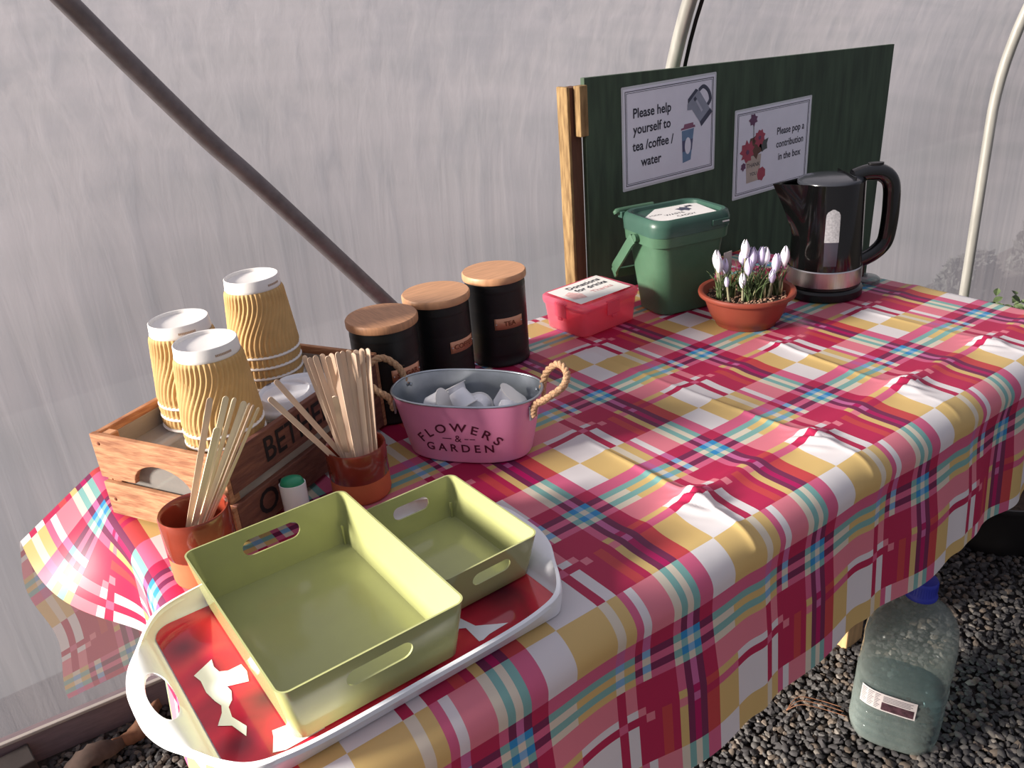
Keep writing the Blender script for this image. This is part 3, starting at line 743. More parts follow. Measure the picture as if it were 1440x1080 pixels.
# ================================================================== CANISTERS
def canister(name, label, x, y, ang, word, lid_mat, rz=0):
    c = thing(name, label, 'canister', x, y, BASE, 0, 'black storage canisters')
    r = 0.0555
    prof = [(0.0, 0.0), (r-0.002, 0.0), (r+0.0005, 0.002), (r+0.0005, 0.006), (r-0.0005, 0.008)]
    for k in range(9): prof += [(r-0.0006, 0.022+0.0045*k), (r, 0.0242+0.0045*k)]
    prof += [(r, 0.066), (r, 0.104)]
    for k in range(8): prof += [(r-0.0006, 0.108+0.0045*k), (r, 0.1102+0.0045*k)]
    prof += [(r, 0.146), (r-0.001, 0.158), (0, 0.158)]
    MB().lathe(prof, 64).build('tin', black_metal, c, smooth=True, flat_angle=40)
    MB().lathe([(0, 0.1575), (0.0555, 0.1575), (0.0585, 0.159), (0.059, 0.161), (0.059, 0.169), (0.0572, 0.1715), (0, 0.1715)], 64).build('lid', lid_mat, c, smooth=True, flat_angle=40)
    A = R(ang)
    def cyl(u, v, d=0.0008): return ((r+d)*math.cos(A+u/r), (r+d)*math.sin(A+u/r), v+0.085)
    rows = [[cyl(-0.028+0.056*i/12, zz, 0.0012) for i in range(13)] for zz in (-0.0105, 0.0105)]
    p = MB().loft(rows, False, False, closed=False).build('label_plate', copper, c, smooth=True)
    md = p.modifiers.new('s', 'SOLIDIFY'); md.thickness = 0.0008
    for u in (-0.0245, 0.0245):
        q = cyl(u, 0, 0.0022); MB().lathe([(0.0016, 0), (0.0012, 0.0008), (0, 0.001)], 8).xf(Matrix.Translation(q)).build('rivet', steel, c, smooth=True)
    text_obj(word, 0.0125, lambda x_, y_: cyl(x_, y_, 0.0026), copper_dark, c, bold=0.0002)
    return c
canister('tea_canister', 'black ribbed canister marked TEA, furthest right of three with bamboo lids', .235, .512, 258, 'TEA', bamboo)
canister('coffee_canister', 'black ribbed canister marked COFFEE, middle one of three with bamboo lids', .095, .489, 284, 'COFFEE', bamboo)
canister('sugar_canister', 'black ribbed canister marked SUGAR, nearest the wooden crate', -.030, .455, 276, 'SUGAR', bamboo_b)

# ================================================================== PINK BUCKET
def bucket():
    yaw = R(-51)
    B = thing('pink_bucket', 'oval pink tin bucket reading FLOWERS & GARDEN with rope handles', 'bucket', -.004, .259, BASE, yaw)
    h = 0.098; N = 2.5
    def dims(z): f = z/h; return 0.094+0.021*f, 0.055+0.010*f
    def ring(z, d=0.0, n=80):
        a, b = dims(min(max(z, 0), h)); a += d; b += d; pts = []
        for j in range(n):
            t = 2*PI*j/n; c_, s_ = math.cos(t), math.sin(t)
            pts.append((a*math.copysign(abs(c_)**(2/N), c_), b*math.copysign(abs(s_)**(2/N), s_), z))
        return pts
    MB().loft([ring(0.0, -0.002), ring(0.0015, 0.0), ring(0.003, 0)] + [ring(h*i/10) for i in range(1, 11)], False, False).build('pail', pink_paint, B, smooth=True)
    MB().loft([ring(h, -0.0008)] + [ring(h*i/10, -0.0012) for i in range(9, 0, -1)] + [ring(0.002, -0.0012)], False, True).build('lining', galv, B, smooth=True, flat_angle=50)
    rim = MB(); pts = [Vector(p) for p in ring(h, 0.0)]
    rim.loft([[p + Vector((math.cos(2*PI*j/80), math.sin(2*PI*j/80), 0))*0.0018*math.cos(q) + Vector((0, 0, 0.0018*math.sin(q))) for j, p in enumerate(pts)] for q in [2*PI*i/8 for i in range(9)]], False, False)
    rim.build('rolled_rim', galv, B, smooth=True)
    def surf(x, z, d=0.0006):
        a, b = dims(z); a += 0; y = -b*(max(0, 1-abs(x/a)**N))**(1/N)
        return (x, y-d, z)
    def arc(s, size, R0, cz):
        v, f = text_geo(s, size, bold=0.0003)
        def mp(x, y):
            t = x/R0; rr = R0+y
            return surf(rr*math.sin(t), cz-R0+rr*math.cos(t))
        return [mp(x*1.12, y) for x, y, z in v], f
    v, f = arc('F L O W E R S', 0.0205, 0.085, 0.062); obj('lettering', v, f, red_print, B)
    text_obj('&', 0.017, lambda x, y: surf(x, y+0.043), red_print, B)
    for x0, x1 in ((-0.024, -0.010), (0.010, 0.016), (0.018, 0.026)):
        MB().add([surf(x0, 0.0425), surf(x1, 0.0425), surf(x1, 0.0437), surf(x0, 0.0437)], [(0, 1, 2, 3)]).build('print_dash', red_print, B)
    text_obj('G A R D E N', 0.0185, lambda x, y: surf(x*1.05, y+0.026), red_print, B, bold=0.0003)
    # rope handles with brackets and rivets
    for sx_ in (-1, 1):
        xe = dims(0.085)[0]
        for yy in (-0.030, 0.030):
            x_at = dims(0.082)[0]*(1-abs(yy/dims(0.082)[1])**N)**(1/N)
            MB().lathe([(0.003, 0), (0.0025, 0.0015), (0, 0.002)], 12).xf(Matrix.Translation((sx_*(x_at-0.0035), yy*0.97, 0.086)) @ Matrix.Rotation(-sx_*PI/2, 4, 'Y')).build('rivet', galv, B, smooth=True)
            MB().box(-0.0015, 0.0015, -0.005, 0.005, 0.066, 0.088).xf(Matrix.Translation((sx_*(x_at+0.0015), yy, 0)) @ Matrix.Rotation(sx_*yy*9, 4, 'Z')).build('bracket', galv, B, bevel=0.0006)
        x_at = dims(0.082)[0]*(1-abs(0.03/dims(0.082)[1])**N)**(1/N)
        base = [(x_at+0.004, -0.030, 0.072), (x_at+0.008, -0.031, 0.090), (x_at+0.026, -0.032, 0.102), (x_at+0.048, -0.020, 0.116), (x_at+0.050, 0.0, 0.128), (x_at+0.034, 0.018, 0.134), (x_at+0.014, 0.028, 0.116), (x_at+0.006, 0.031, 0.092), (x_at+0.004, 0.030, 0.072)]
        cp = catmull([Vector((sx_*p[0], p[1], p[2])) for p in base], 10)
        rp_ = MB()
        for st in range(3):
            pts = []
            for i, p in enumerate(cp):
                t = (cp[min(i+1, len(cp)-1)]-cp[max(i-1, 0)]).normalized(); u = t.cross(Vector((0, 0, 1))).normalized(); v_ = t.cross(u)
                a = i*0.62+st*2*PI/3; pts.append(p + (u*math.cos(a)+v_*math.sin(a))*0.0028)
            rp_.tube(pts, 0.0031, 6)
        q = random.Random(9)
        for k in range(60):   # loose fibres
            p = cp[q.randrange(len(cp))]; d = Vector((q.uniform(-1, 1), q.uniform(-1, 1), q.uniform(-.4, 1))).normalized()
            rp_.tube([p+d*0.003, p+d*0.0065+Vector((q.uniform(-.002, .002), 0, 0.001)), p+d*0.009], 0.00018, 3)
        rp_.build('rope_handle', rope, B, smooth=True)
    return yaw
byaw = bucket()
# little white milk pots in the bucket
def milk_pot():
    c = thing('milk_pot', 'x', 'milk pot', 0, 0, 0)
    MB().lathe([(0, 0), (0.0125, 0), (0.014, 0.002), (0.0185, 0.026), (0.0185, 0.028), (0.0165, 0.027), (0.0120, 0.004), (0, 0.004)], 28).build('cup', white_plastic, c, smooth=True, flat_angle=40)
    pl = [(0.0215*math.cos(2*PI*j/32), 0.0215*math.sin(2*PI*j/32)) for j in range(3, 30)] + [(0.033, -0.004), (0.034, 0.004)]
    MB().prism(pl, 0.0275, 0.0288).build('peel_lid', white_paper, c)
    return c
mp0 = milk_pot()
cb, sb = math.cos(byaw), math.sin(byaw)
pots = [(-0.062, -0.006, 0.048, (1.2, 0.3, 0.5)), (-0.016, 0.000, 0.072, (2.5, 0.3, 0.6)), (0.016, -0.012, 0.050, (1.9, -0.5, 2.2)), (0.046, 0.012, 0.044, (0.5, 0.6, 0.1)), (0.066, -0.004, 0.060, (2.4, 0.2, -0.8)), (-0.020, 0.026, 0.040, (0.4, 0.4, 2.6)), (0.030, -0.014, 0.040, (2.8, 0.0, 0.4)),
        (-0.050, 0.015, 0.032, (0.3, 0.1, 0)), (-0.05, -0.018, 0.004, (0, 0, 0)), (-0.006, -0.020, 0.004, (0, 0, 1)), (0.040, -0.020, 0.004, (0, 0, 2)), (0.060, 0.014, 0.004, (0, 0, 3)), (0.014, 0.024, 0.004, (0, 0, 1)), (-0.032, 0.022, 0.004, (0, 0, .4))]
lbl = ['white milk pot lying on its side at the left end of the pink bucket', 'large looking white milk pot upside down in the middle of the pink bucket', 'white milk pot near the front rim, in the middle of the pink bucket', 'white milk pot tilted towards the right half of the pink bucket', 'white milk pot at the right end of the pink bucket']
for k, (lx, ly, lz, e) in enumerate(pots):
    c = mp0 if k == 0 else copy_tree(mp0)
    c.location = (-.004+lx*cb-ly*sb, .259+lx*sb+ly*cb, lz+TZ+BASE+(0.019 if k < 7 else 0.0)); c.rotation_euler = e
    c['group'] = 'milk pots in the pink bucket'
    c['label'] = lbl[k] if k < 5 else 'white milk pot buried among the others in the pink bucket'

# ================================================================== CROCUS POT
def crocus():
    c = thing('potted_crocuses', 'terracotta coloured plastic bowl planted with pale lilac crocuses', 'potted plant', .681, .295, BASE, 0)
    MB().lathe([(0, 0.004), (0.050, 0.004), (0.054, 0.0), (0.058, 0.0), (0.0615, 0.010), (0.0665, 0.013), (0.072, 0.025), (0.079, 0.045), (0.083, 0.056), (0.0885, 0.057), (0.0925, 0.060), (0.0935, 0.064), (0.0925, 0.068), (0.0895, 0.069), (0.084, 0.067), (0.080, 0.056), (0.0765, 0.050), (0, 0.050)], 64).build('bowl', terra_plastic, c, smooth=True, flat_angle=40)
    vs_ = []; rings = []
    for k in range(12):
        r = 0.0785*(1-k/12); rings.append([(r*math.cos(2*PI*j/32), r*math.sin(2*PI*j/32), 0.052+0.004*noise.noise(Vector((r*60*math.cos(2*PI*j/32), r*60*math.sin(2*PI*j/32), 1)))) for j in range(32)])
    MB().loft(rings, False, True).build('soil', soil, c, smooth=True)
    q = random.Random(11); mb = MB()
    for k in range(420):
        r = 0.077*math.sqrt(q.random()); a = q.random()*6.28; s_ = q.uniform(0.0014, 0.0032)
        mb.add([p*s_ + Vector((r*math.cos(a), r*math.sin(a), 0.0545+q.uniform(0, .002))) for p in proto[k % 12]], IF)
    mb.build('grit', grit, c, kind='stuff')
    FL = [(-0.005, 0.003, 0.168, 1.0, 1), (-0.050, 0.034, 0.152, 1.0, 1), (-0.053, 0.026, 0.144, .95, 1), (-0.033, 0.028, 0.133, .85, 0), (0.008, -0.004, 0.152, 1.15, 0), (-0.012, -0.012, 0.136, .95, 0), (0.024, -0.012, 0.150, 1.0, 0), (0.030, -0.016, 0.149, 1.05, 1), (0.037, -0.036, 0.138, 1.05, 0), (0.050, -0.045, 0.151, 1.1, 1), (0.018, -0.044, 0.113, .75, 0), (-0.035, -0.018, 0.113, .8, 1), (-0.054, 0.004, 0.106, .55, 0), (0.020, 0.030, 0.135, .8, 0)]
    for k, (fx, fy, tipz, s_, wh) in enumerate(FL):
        L_ = 0.036*s_; z0 = tipz-L_; rr = 0.0078*s_
        bx_, by_ = fx*0.86+0.0, fy*0.86
        lean = Vector((fx*0.10, fy*0.10, 0))
        # stem / tube
        st = MB().tube(catmull([Vector((bx_, by_, 0.050)), Vector(((bx_+fx)/2, (by_+fy)/2, (z0+0.05)/2)), Vector((fx, fy, z0+0.003))], 4), 0.0018, 8, rfun=lambda f: 0.0030-0.0012*f)
        fo = st.build('flower_stem', stem_m, c, smooth=True)
        for pk in range(3):
            a0 = pk*2*PI/3 + k
            grid = []; n1_, n2_ = 9, 7
            for i in range(n1_):
                f = i/(n1_-1); rad = rr*math.sin(PI*min(0.97, 0.10+0.84*f))**0.8*(1.0 if f < .5 else 1.0)
                row = []
                for j in range(n2_):
                    u = (j/(n2_-1)-0.5)*2; wdt = 1.22*math.sin(PI*min(0.985, 0.16+0.80*f))**0.6
                    a = a0+u*wdt; r_ = rad*(1.05-0.16*abs(u)) + 0.0006*pk
                    row.append(Vector((fx, fy, 0))+lean*f*0.3+Vector((r_*math.cos(a), r_*math.sin(a), z0+L_*f-0.0015*abs(u)**2)))
                grid.append(row)
            vv = [p for r_ in grid for p in r_]; ff = [(i*n2_+j, i*n2_+j+1, (i+1)*n2_+j+1, (i+1)*n2_+j) for i in range(n1_-1) for j in range(n2_-1)]
            obj('petal', vv, ff, petal_w if wh else petal, fo, smooth=True)
    # leaves in tufts
    tufts = [(-0.046, 0.026), (-0.030, 0.018), (-0.004, -0.004), (0.012, -0.010), (0.028, -0.022), (0.044, -0.036), (-0.02, -0.022), (0.016, 0.024), (0.0, -0.03)]
    for ti, (tx, ty) in enumerate(tufts):
        for k in range(26):
            a = q.random()*6.28; L_ = q.uniform(0.040, 0.082); ln = q.uniform(0.006, 0.036)
            p0 = Vector((tx+q.uniform(-.007, .007), ty+q.uniform(-.007, .007), 0.05)); d = Vector((math.cos(a), math.sin(a), 0))
            pts = [p0 + d*(ln*f*f) + Vector((0, 0, L_*f*(1-0.15*f))) for f in [i/6 for i in range(7)]]
            sdv = d.cross(Vector((0, 0, 1)))
            if q.random() < .5: sdv = d
            rows = [[p - sdv*0.0014*(1-0.8*(i/6)**2), p + sdv*0.0014*(1-0.8*(i/6)**2)] for i, p in enumerate(pts)]
            lv = MB().loft(rows, False, False, closed=False).build('leaf', leaf_green, c, smooth=True)
            md = lv.modifiers.new('s', 'SOLIDIFY'); md.thickness = 0.0006
    for k in range(9):
        tx, ty = tufts[k]; MB().tube([(tx+0.008, ty-0.004, 0.05), (tx+0.009, ty-0.005, 0.066), (tx+0.010, ty-0.006, 0.078)], 0.003, 8, rfun=lambda f: 0.0034-0.0028*f*f).build('sheath', sheath, c, smooth=True)
    MB().box(-0.034, -0.012, 0.030, 0.0315, 0.05, 0.142).build('plant_tag', mat('old_label', (150, 142, 138), 0.6), c)
crocus()

# ================================================================== WHITE SERVING TRAY
def serving_tray():
    T = thing('serving_tray', 'white melamine serving tray with handles and a red floral print', 'tray', -.331, .008, BASE, 0)
    half = [(0.0, 0.1555), (0.10, 0.1550), (0.150, 0.1500), (0.178, 0.1400), (0.198, 0.118), (0.214, 0.090), (0.230, 0.062), (0.2385, 0.032), (0.2400, 0.0)]
    def outline(n=6, ins=0.0):
        q = catmull([Vector((x, y, 0)) for x, y in half], n)
        q = [(max(p.x, 0), max(p.y, 0)) for p in q]
        quad = q
        pts = quad[:-1] + [(x, -y) for x, y in quad[::-1]][:-1] + [(-x, -y) for x, y in quad][:-1] + [(-x, y) for x, y in quad[::-1]][:-1]
        return pts
    O = outline()
    n = len(O)
    def inner(a, b, r=0.035):   # floor outline sampled with the same count, by direction
        pts = []
        for (x, y) in O:
            L_ = 1.0
            # clamp the outline into a rounded rectangle
            ix = max(-(a-r), min(a-r, x)); iy = max(-(b-r), min(b-r, y))
            dx_, dy_ = x-ix, y-iy; d = math.hypot(dx_, dy_)
            if d < 1e-9: pts.append((ix, iy)); continue
            pts.append((ix+dx_/d*r, iy+dy_/d*r))
        return pts
    I1 = inner(0.202, 0.1495, 0.05); I2 = inner(0.191, 0.1405, 0.022); 
    def lerp(P, Q, f): return [(a[0]*(1-f)+b[0]*f, a[1]*(1-f)+b[1]*f) for a, b in zip(P, Q)]
    hxc, ha, hb_ = 0.2125, 0.0125, 0.040
    rings = []
    rings.append(([(x*0.992, y*0.985) for x, y in O], 0.021))
    rings.append(([(x*1.004, y*1.006) for x, y in O], 0.0235))
    rings.append((O, 0.0280))
    rings.append(([(x*0.985, y*0.975) for x, y in O], 0.0290))
    rings.append((lerp(O, I1, 0.5), 0.0275))
    rings.append((I1, 0.0235))
    rings.append((lerp(I1, I2, .5), 0.012))
    rings.append((I2, 0.0045))
    mb = MB().loft([[(x, y, z) for x, y in P] for P, z in rings], False, True)
    # underside
    rings2 = [(rings[0][0], 0.021), (lerp(O, I1, 0.55), 0.0235), (lerp(O, I1, 1.0), 0.020), (lerp(I1, I2, .6), 0.008), (I2, 0.0)]
    mb.loft([[(x, y, z) for x, y in P] for P, z in rings2], False, True)
    body = mb.build('tray_body', white_plastic, T, smooth=True, flat_angle=60)
    # cut the hand holes with a boolean prism
    for sx_ in (-1, 1):
        cut = MB().prism([(sx_*hxc+ha*math.cos(t), 0.004+hb_*math.sin(t)) for t in [2*PI*i/28 for i in range(28)]], -0.01, 0.06)
        me_ = bpy.data.meshes.new('cut'); me_.from_pydata([tuple(v) for v in cut.v], [], cut.f)
        b = bmesh.new(); b.from_mesh(me_); bmesh.ops.recalc_face_normals(b, faces=b.faces); b.to_mesh(me_); b.free()
        co = bpy.data.objects.new('cut', me_); COL.objects.link(co); co.parent = T
        md = body.modifiers.new('hole', 'BOOLEAN'); md.object = co; md.operation = 'DIFFERENCE'; md.solver = 'EXACT'
    bpy.context.view_layer.update()
    dg = bpy.context.evaluated_depsgraph_get(); nm = bpy.data.meshes.new_from_object(body.evaluated_get(dg))
    body.modifiers.clear(); body.data = nm
    for ch in list(T.children):
        if ch.name.startswith('cut'): bpy.data.objects.remove(ch)
    # printed floor
    mt, t, p = newmat('floral_print'); nn = t.nodes; L = t.links
    tc = nn.new('ShaderNodeTexCoord')
    nz = nn.new('ShaderNodeTexNoise'); nz.inputs['Scale'].default_value = 9; nz.inputs['Detail'].default_value = 2; nz.inputs['Distortion'].default_value = 1.2
    L.new(tc.outputs['Object'], nz.inputs['Vector'])
    rp = nn.new('ShaderNodeValToRGB'); e = rp.color_ramp.elements
    e[0].position = 0.33; e[0].color = rgb(150, 22, 48); e[1].position = 0.66; e[1].color = rgb(226, 62, 70)
    x_ = e.new(0.5); x_.color = rgb(196, 26, 58)
    L.new(nz.outputs['Fac'], rp.inputs[0])
    cur = rp.outputs[0]
    for (dx_, dy_, rr) in ((-0.170, 0.086, 0.040), (-0.130, -0.047, 0.032), (-0.172, -0.087, 0.025), (0.150, -0.072, 0.040), (0.05, 0.03, 0.05)):
        mp = nn.new('ShaderNodeMapping'); mp.inputs['Location'].default_value = (-dx_/rr, -dy_/rr, 0); mp.inputs['Scale'].default_value = (1/rr, 1/rr, 1/rr)
        gr = nn.new('ShaderNodeTexGradient'); gr.gradient_type = 'SPHERICAL'; L.new(tc.outputs['Object'], mp.inputs[0]); L.new(mp.outputs[0], gr.inputs[0])
        mu = nn.new('ShaderNodeMath'); mu.operation = 'MULTIPLY'; mu.inputs[1].default_value = 0.95; L.new(gr.outputs['Fac'], mu.inputs[0])
        mx = nn.new('ShaderNodeMix'); mx.data_type = 'RGBA'; L.new(mu.outputs[0], mx.inputs[0]); L.new(cur, mx.inputs[6]); mx.inputs[7].default_value = rgb(54, 22, 40); cur = mx.outputs[2]
    L.new(cur, p.inputs['Base Color']); p.inputs['Roughness'].default_value = 0.12; p.inputs['Coat Weight'].default_value = 0.5
    fl = rrect(0.190, 0.1395, 0.022, 8)
    MB().prism(fl, 0.0046, 0.0056).build('floral_print', mt, T)
    off = (.331, -.008)
    P1 = [(-0.483, 0.054), (-0.506, 0.042), (-0.503, 0.029), (-0.504, 0.009), (-0.501, -0.009), (-0.498, -0.019), (-0.501, -0.029), (-0.51, -0.043), (-0.499, -0.052), (-0.493, -0.074), (-0.488, -0.062), (-0.495, -0.041), (-0.493, -0.026), (-0.487, -0.019), (-0.483, -0.006), (-0.484, 0.003), (-0.464, -0.005), (-0.46, 0.011), (-0.461, 0.025), (-0.475, 0.025), (-0.483, 0.03), (-0.485, 0.041)]
    P2 = [(-0.471, -0.084), (-0.473, -0.092), (-0.481, -0.110), (-0.47, -0.115), (-0.43, -0.115), (-0.44, -0.090)]
    P3 = [(-0.27, -0.075), (-0.249, -0.088), (-0.25, -0.115), (-0.245, -0.116), (-0.235, -0.113), (-0.209, -0.112), (-0.22, -0.105), (-0.239, -0.092), (-0.245, -0.070)]
    for P in (P1, P2, P3):
        MB().add([(x+off[0], y+off[1], 0.0062) for x, y in P], [tuple(range(len(P)))]).build('white_petal_print', white_plastic, T)
serving_tray()

# ================================================================== GREEN TRAYS
def green(name, label, x, y, yaw, L_, W_, h, holes):
    G = thing(name, label, 'tray', x, y, BASE+0.0070, R(yaw), 'olive green storage trays')
    tp = 0.010; r = 0.012; th = 0.0022
    def rg(z, ins=0.0, rr=r):
        f = z/h; return [(px, py, z) for px, py in rrect(L_/2-tp*(1-f)-ins, W_/2-tp*(1-f)-ins, max(0.002, rr-ins), 6)]
    zs = [0.0, 0.003, h*0.3, h*0.6, h]
    mb = MB().loft([rg(0.0, 0.003)] + [rg(z) for z in zs[1:]] + [rg(h, th)] + [rg(z, th) for z in (h*0.6, h*0.3, 0.0035)], True, True)
    body = mb.build('tray_shell', green_tray, G, smooth=True, flat_angle=40)
    cuts = []
    for sy_, cx, hw, hh_, cz in holes:
        yy = sy_*(W_/2-0.004)
        poly = stadium(hw, hh_, 8)
        cut = MB().prism([(px+cx, pz+cz) for px, pz in poly], yy-0.02, yy+0.02, lambda a, b_, c_: (a, c_, b_))
        me_ = bpy.data.meshes.new('cut'); me_.from_pydata([tuple(v) for v in cut.v], [], cut.f)
        b = bmesh.new(); b.from_mesh(me_); bmesh.ops.recalc_face_normals(b, faces=b.faces); b.to_mesh(me_); b.free()
        co = bpy.data.objects.new('cut', me_); COL.objects.link(co); co.parent = G
        md = body.modifiers.new('hole', 'BOOLEAN'); md.object = co; md.operation = 'DIFFERENCE'; md.solver = 'EXACT'; cuts.append(co)
    bpy.context.view_layer.update()
    dg = bpy.context.evaluated_depsgraph_get(); nm = bpy.data.meshes.new_from_object(body.evaluated_get(dg))
    body.modifiers.clear(); body.data = nm
    for co in cuts: bpy.data.objects.remove(co)
    for sx_, sy_ in ((1, 1), (-1, 1), (1, -1), (-1, -1)):   # stacking ribs in the corners
        MB().box(-0.0012, 0.0012, -0.0012, 0.0012, 0.0035, h*0.45).xf(Matrix.Translation((sx_*(L_/2-tp-th-0.0035), sy_*(W_/2-tp-th-0.0035), 0))).build('stacking_rib', green_tray, G)
    return G
green('large_storage_tray', 'large olive green plastic tray with cut out hand holes, on the serving tray', -.3660, .0150, -0.6, .202, .286, .072, [(-1, 0.0, 0.036, 0.0105, 0.047), (1, 0.0, 0.036, 0.0105, 0.047)])
green('small_storage_tray', 'smaller olive green plastic tray beside the large one', -.1965, .0210, 0.2, .1360, .186, .058, [(-1, 0.0, 0.026, 0.0085, 0.036), (1, 0.0, 0.026, 0.0085, 0.036)])

# ================================================================== TERRACOTTA POTS AND STIRRERS
def beaker(name, label, x, y, h, r=0.0415):
    c = thing(name, label, 'pot', x, y, BASE, 0, 'terracotta beakers of stirrers')
    MB().lathe([(0, 0.0), (r-0.003, 0.0), (r-0.001, 0.002), (r, 0.006), (r, h*0.42)], 56).build('raw_base', terracotta, c, smooth=True, flat_angle=40)
    MB().lathe([(r, h*0.42), (r+0.0006, h*0.43), (r+0.0008, h-0.003), (r-0.0004, h), (r-0.0030, h-0.001), (r-0.0045, h-0.006), (r-0.0045, 0.008), (0, 0.007)], 56).build('glazed_wall', glazed, c, smooth=True, flat_angle=60)
beaker('terracotta_beaker', 'terracotta beaker with a glazed top beside the large green tray, holding pale stirrers', -.429, .223, .092)
beaker('terracotta_beaker', 'terracotta beaker behind the green trays, holding a thick bunch of stirrers', -.195, .257, .078)
SA = [[-0.375,0.232,0.222,-0.463,0.221,0.012],[-0.358,0.226,0.22,-0.46,0.213,0.012],[-0.348,0.228,0.214,-0.461,0.211,0.012],[-0.339,0.222,0.208,-0.462,0.216,0.012],[-0.334,0.221,0.204,-0.461,0.215,0.012],[-0.331,0.217,0.202,-0.457,0.217,0.012],[-0.325,0.218,0.196,-0.455,0.22,0.012],[-0.387,0.185,0.204,-0.455,0.234,0.012]]
SB = [[-0.281,0.278,0.198,-0.189,0.244,0.012],[-0.299,0.262,0.184,-0.194,0.250,0.012],[-0.233,0.286,0.216,-0.213,0.23,0.012],[-0.231,0.274,0.216,-0.211,0.229,0.012],[-0.226,0.265,0.22,-0.21,0.229,0.012],[-0.217,0.263,0.22,-0.208,0.229,0.012],[-0.207,0.256,0.22,-0.207,0.227,0.012],[-0.205,0.239,0.226,-0.205,0.227,0.012],[-0.197,0.242,0.224,-0.203,0.225,0.012],[-0.189,0.24,0.224,-0.198,0.226,0.012],[-0.182,0.232,0.224,-0.197,0.225,0.012],[-0.174,0.231,0.224,-0.192,0.225,0.012],[-0.168,0.225,0.224,-0.185,0.226,0.012],[-0.242,0.182,0.194,-0.201,0.275,0.012],[-0.215,0.25,0.22,-0.193,0.258,0.012],[-0.187,0.23,0.222,-0.186,0.248,0.012]]
def stick_mesh(nm, mt, L_=0.21):
    w2 = 0.0037; poly = [(w2*math.cos(t), w2*math.sin(t)+w2) for t in [PI+PI*i/6 for i in range(7)]] + [(w2*math.cos(t), L_-w2+w2*math.sin(t)) for t in [PI*i/6 for i in range(7)]]
    mb = MB().prism(poly, -0.0007, 0.0007, lambda x, y, z: (x, z, y))
    me_ = bpy.data.meshes.new(nm); me_.from_pydata([tuple(v) for v in mb.v], [], mb.f); me_.update(); me_.materials.append(mt); return me_
sm = stick_mesh('wooden_stirrer', birch); sml = stick_mesh('wooden_stirrer', birch_l)
q = random.Random(21)
for li, (lst, grp, lab, me_, me2) in enumerate(((SA, 'stirrers in the front beaker', 'flat wooden drink stirrer standing in the beaker beside the large green tray', sml, sm), (SB, 'stirrers in the rear beaker', 'flat wooden drink stirrer bunched in the beaker behind the green trays', sm, sm))):
    for k, (tx, ty, tz, bx_, by_, bz) in enumerate(lst):
        T_ = Vector((tx, ty, tz)); Bp = Vector((bx_, by_, bz)); d = T_-Bp
        mm = me_ if not (li == 0 and k in (0, 5)) else me2
        o = bpy.data.objects.new('wooden_stirrer', mm); COL.objects.link(o)
        z_ = d.normalized()
        view = (CAM - Bp).normalized(); tw = (q.uniform(-0.7, 0.7) if k > 1 else 0.15) if li else [0.2, 0.3, 0.9, 0.2, 1.2, 1.2, 1.2, 0.5][k]
        y_ = (view - z_*view.dot(z_)).normalized(); x_ = y_.cross(z_)
        M = Matrix((x_, y_, z_)).transposed().to_4x4() @ Matrix.Rotation(tw, 4, 'Z')
        M.translation = Bp + Vector((0, 0, TZ+BASE)) - z_*0.002
        o.matrix_world = M @ Matrix.Diagonal((1, 1, d.length/0.21, 1))
        tag(o, lab, 'stirrer', grp)
        nth = ['first', 'second', 'third', 'fourth', 'fifth', 'sixth', 'seventh', 'eighth', 'ninth', 'tenth', 'eleventh', 'twelfth', 'thirteenth', 'fourteenth', 'fifteenth', 'sixteenth']
        rank = sorted(range(len(lst)), key=lambda i: to_px(lst[i][:3])[0]).index(k)
        if li == 0: o['label'] = 'pale wooden stirrer, %s tip from the left in the beaker beside the large green tray' % nth[rank]
        else: o['label'] = 'wooden stirrer, %s tip from the right in the bunch behind the green trays' % nth[15-rank]
        if li == 0 and k == 0: o['label'] = 'darkest wooden stirrer, leftmost in the beaker beside the large green tray'
        if li == 1 and k == 0: o['label'] = 'stray wooden stirrer leaning furthest left, upper of the two over the crate'; 
        if li == 1 and k == 1: o['label'] = 'stray wooden stirrer leaning left over the crate, lower of the two'
        if li == 1 and k == 13: o['label'] = 'short looking wooden stirrer in front of the thick bunch'

# white dispenser with green cap
d = thing('sweetener_dispenser', 'slim white plastic dispenser with a green push top, beside the crate', 'dispenser', -.293, .256, BASE, R(-30))
def el(a, b, z): return [(a*math.cos(2*PI*j/32), b*math.sin(2*PI*j/32), z) for j in range(32)]
MB().loft([el(0.0165, 0.0125, 0), el(0.0175, 0.0135, 0.002), el(0.0178, 0.0138, 0.050), el(0.0178, 0.0138, 0.056), el(0.0166, 0.0126, 0.056), el(0.0166, 0.0126, 0.050)], True, True).build('bottle', white_plastic, d, smooth=True, flat_angle=40)
MB().loft([el(0.0162, 0.0122, 0.050), el(0.0160, 0.0120, 0.058), el(0.0135, 0.0100, 0.063), el(0.006, 0.004, 0.0655)], True, True).build('push_top', mat('green_cap_plastic', (44, 140, 104), 0.3, var=0.05), d, smooth=True, flat_angle=60)

